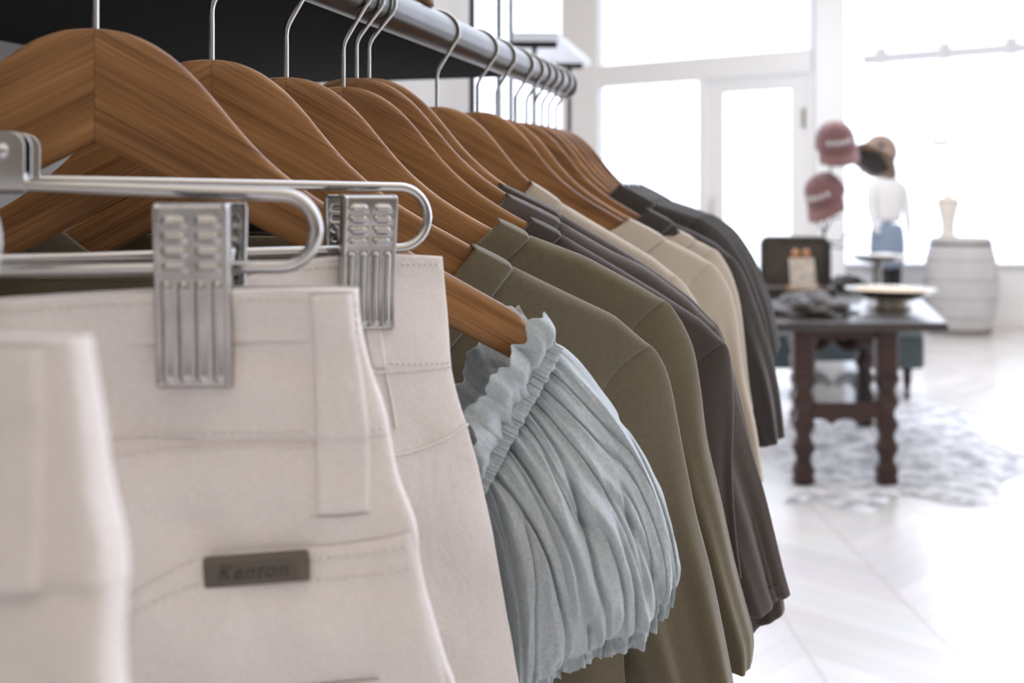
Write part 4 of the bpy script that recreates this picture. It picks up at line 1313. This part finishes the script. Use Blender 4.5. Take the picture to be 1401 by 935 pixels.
for sx in (-1, 1):
    body([(.06, sx*.075, .035, .045), (.12, sx*.075, .04, .05), (.35, sx*.08, .058, .062), (.50, sx*.08, .062, .066), (.66, sx*.08, .08, .085)], M['darkcloth'], 'leg')
    b = MB(); b.tube([(sx*.165, 0, 1.46), (sx*.20, 0, 1.36), (sx*.215, -.02, 1.2), (sx*.20, -.07, 1.05), (sx*.18, -.10, .95)], [.05, .052, .045, .036, .026], 12); b.build('sleeve', M['shirt'], mq, sub=1)
b = MB(); b.lathe([(.17, 0), (.17, .012), (.02, .02), (.015, .08)], 32); b.build('base', M['silver'], mq)

# ---- cowhide rug
rug_px = [(1072, 690), (1085, 660), (1060, 620), (1080, 575), (1150, 556), (1250, 552), (1300, 556), (1330, 575), (1345, 600), (1400, 622), (1480, 640), (1400, 650), (1370, 662), (1362, 690), (1310, 692), (1260, 682), (1225, 680), (1200, 700), (1170, 702), (1120, 685), (1095, 688)]
rp_ = [at_floor(*p) for p in rug_px]
loop = [Vector(cr([tuple(p) for p in rp_]+[tuple(rp_[0])], i/220)) for i in range(220)]
cen = sum(loop, Vector())/220
vs = []; fs = []; R = 30
for j in range(R+1):
    k = 1-j/R
    for i, p in enumerate(loop):
        e = 1+.012*noise.noise(Vector((i*.5, 0, 0)))
        q = cen+(p-cen)*k*(e if k > .9 else 1)
        vs.append((q.x, q.y, .002+.005*min(1, j/2)+.003*(noise.noise(q*4)+.5)*min(1, j/2)))
for j in range(R):
    for i in range(220): fs.append((j*220+i, j*220+(i+1) % 220, (j+1)*220+(i+1) % 220, (j+1)*220+i))
o = mk('cowhide_rug', vs, fs, M['hide']); tag(o, 'grey and white brindled cowhide rug on the floor under the dark table', 'rug')

# ================================================================ light
wd = bpy.data.worlds.new('daylight'); S.world = wd; wd.use_nodes = True
nt = wd.node_tree; N = nt.nodes.new; L = nt.links.new
bg = nt.nodes['Background']
tc = N('ShaderNodeTexCoord'); vm = N('ShaderNodeVectorMath'); vm.operation = 'DOT_PRODUCT'
vm.inputs[1].default_value = Vector((.25, .95, .12)).normalized()
L(tc.outputs['Generated'], vm.inputs[0])
mr = N('ShaderNodeMapRange'); mr.inputs['From Min'].default_value = -.1; mr.inputs['From Max'].default_value = .7; mr.interpolation_type = 'SMOOTHSTEP'
L(vm.outputs['Value'], mr.inputs['Value'])
sx_ = N('ShaderNodeSeparateXYZ'); L(tc.outputs['Generated'], sx_.inputs[0])
mz = N('ShaderNodeMapRange'); mz.inputs['From Min'].default_value = -.05; mz.inputs['From Max'].default_value = .75; mz.interpolation_type = 'SMOOTHSTEP'
L(sx_.outputs['Z'], mz.inputs['Value'])
mb_ = N('ShaderNodeMix'); mb_.data_type = 'RGBA'
mb_.inputs[6].default_value = (.20, .165, .14, 1); mb_.inputs[7].default_value = (1.02, .91, .82, 1)
L(mz.outputs['Result'], mb_.inputs[0])
mx = N('ShaderNodeMix'); mx.data_type = 'RGBA'
mx.inputs[7].default_value = (2.25, 2.42, 2.8, 1)
L(mr.outputs['Result'], mx.inputs[0]); L(mb_.outputs[2], mx.inputs[6]); L(mx.outputs[2], bg.inputs['Color'])
bg.inputs['Strength'].default_value = 1.0
# added fill lights without fixtures, brightening the window frames and front wall
for i, (x, y) in enumerate(((2.2, 6.2), (4.6, 7.4), (2.4, 8.6))):
    la = bpy.data.lights.new('shopfront_fill', 'AREA'); la.shape = 'DISK'; la.size = .9; la.energy = 32; la.color = (.88, .93, 1)
    lo = bpy.data.objects.new('shopfront_fill', la); COL.objects.link(lo); lo.location = (x, y, 3.5); lo.rotation_euler = (radians(24), 0, 0)

# ================================================================ camera
cam = bpy.data.cameras.new('camera'); co = bpy.data.objects.new('camera', cam); COL.objects.link(co)
co.location = (0, 0, CZ); co.rotation_euler = (pi/2, 0, 0)
cam.sensor_width = 36; cam.lens = F*36/1401
cam.shift_y = -(467.5-HY)/1401; cam.shift_x = 0
cam.clip_start = .02; cam.clip_end = 200
cam.dof.use_dof = True; cam.dof.focus_distance = .70
cam.dof.aperture_fstop = cam.lens/1000/.0052
cam.dof.aperture_blades = 0
S.camera = co
S.view_settings.view_transform = 'Standard'; S.view_settings.look = 'None'
S.view_settings.exposure = 0.; S.view_settings.gamma = 1
S.view_settings.use_curve_mapping = False
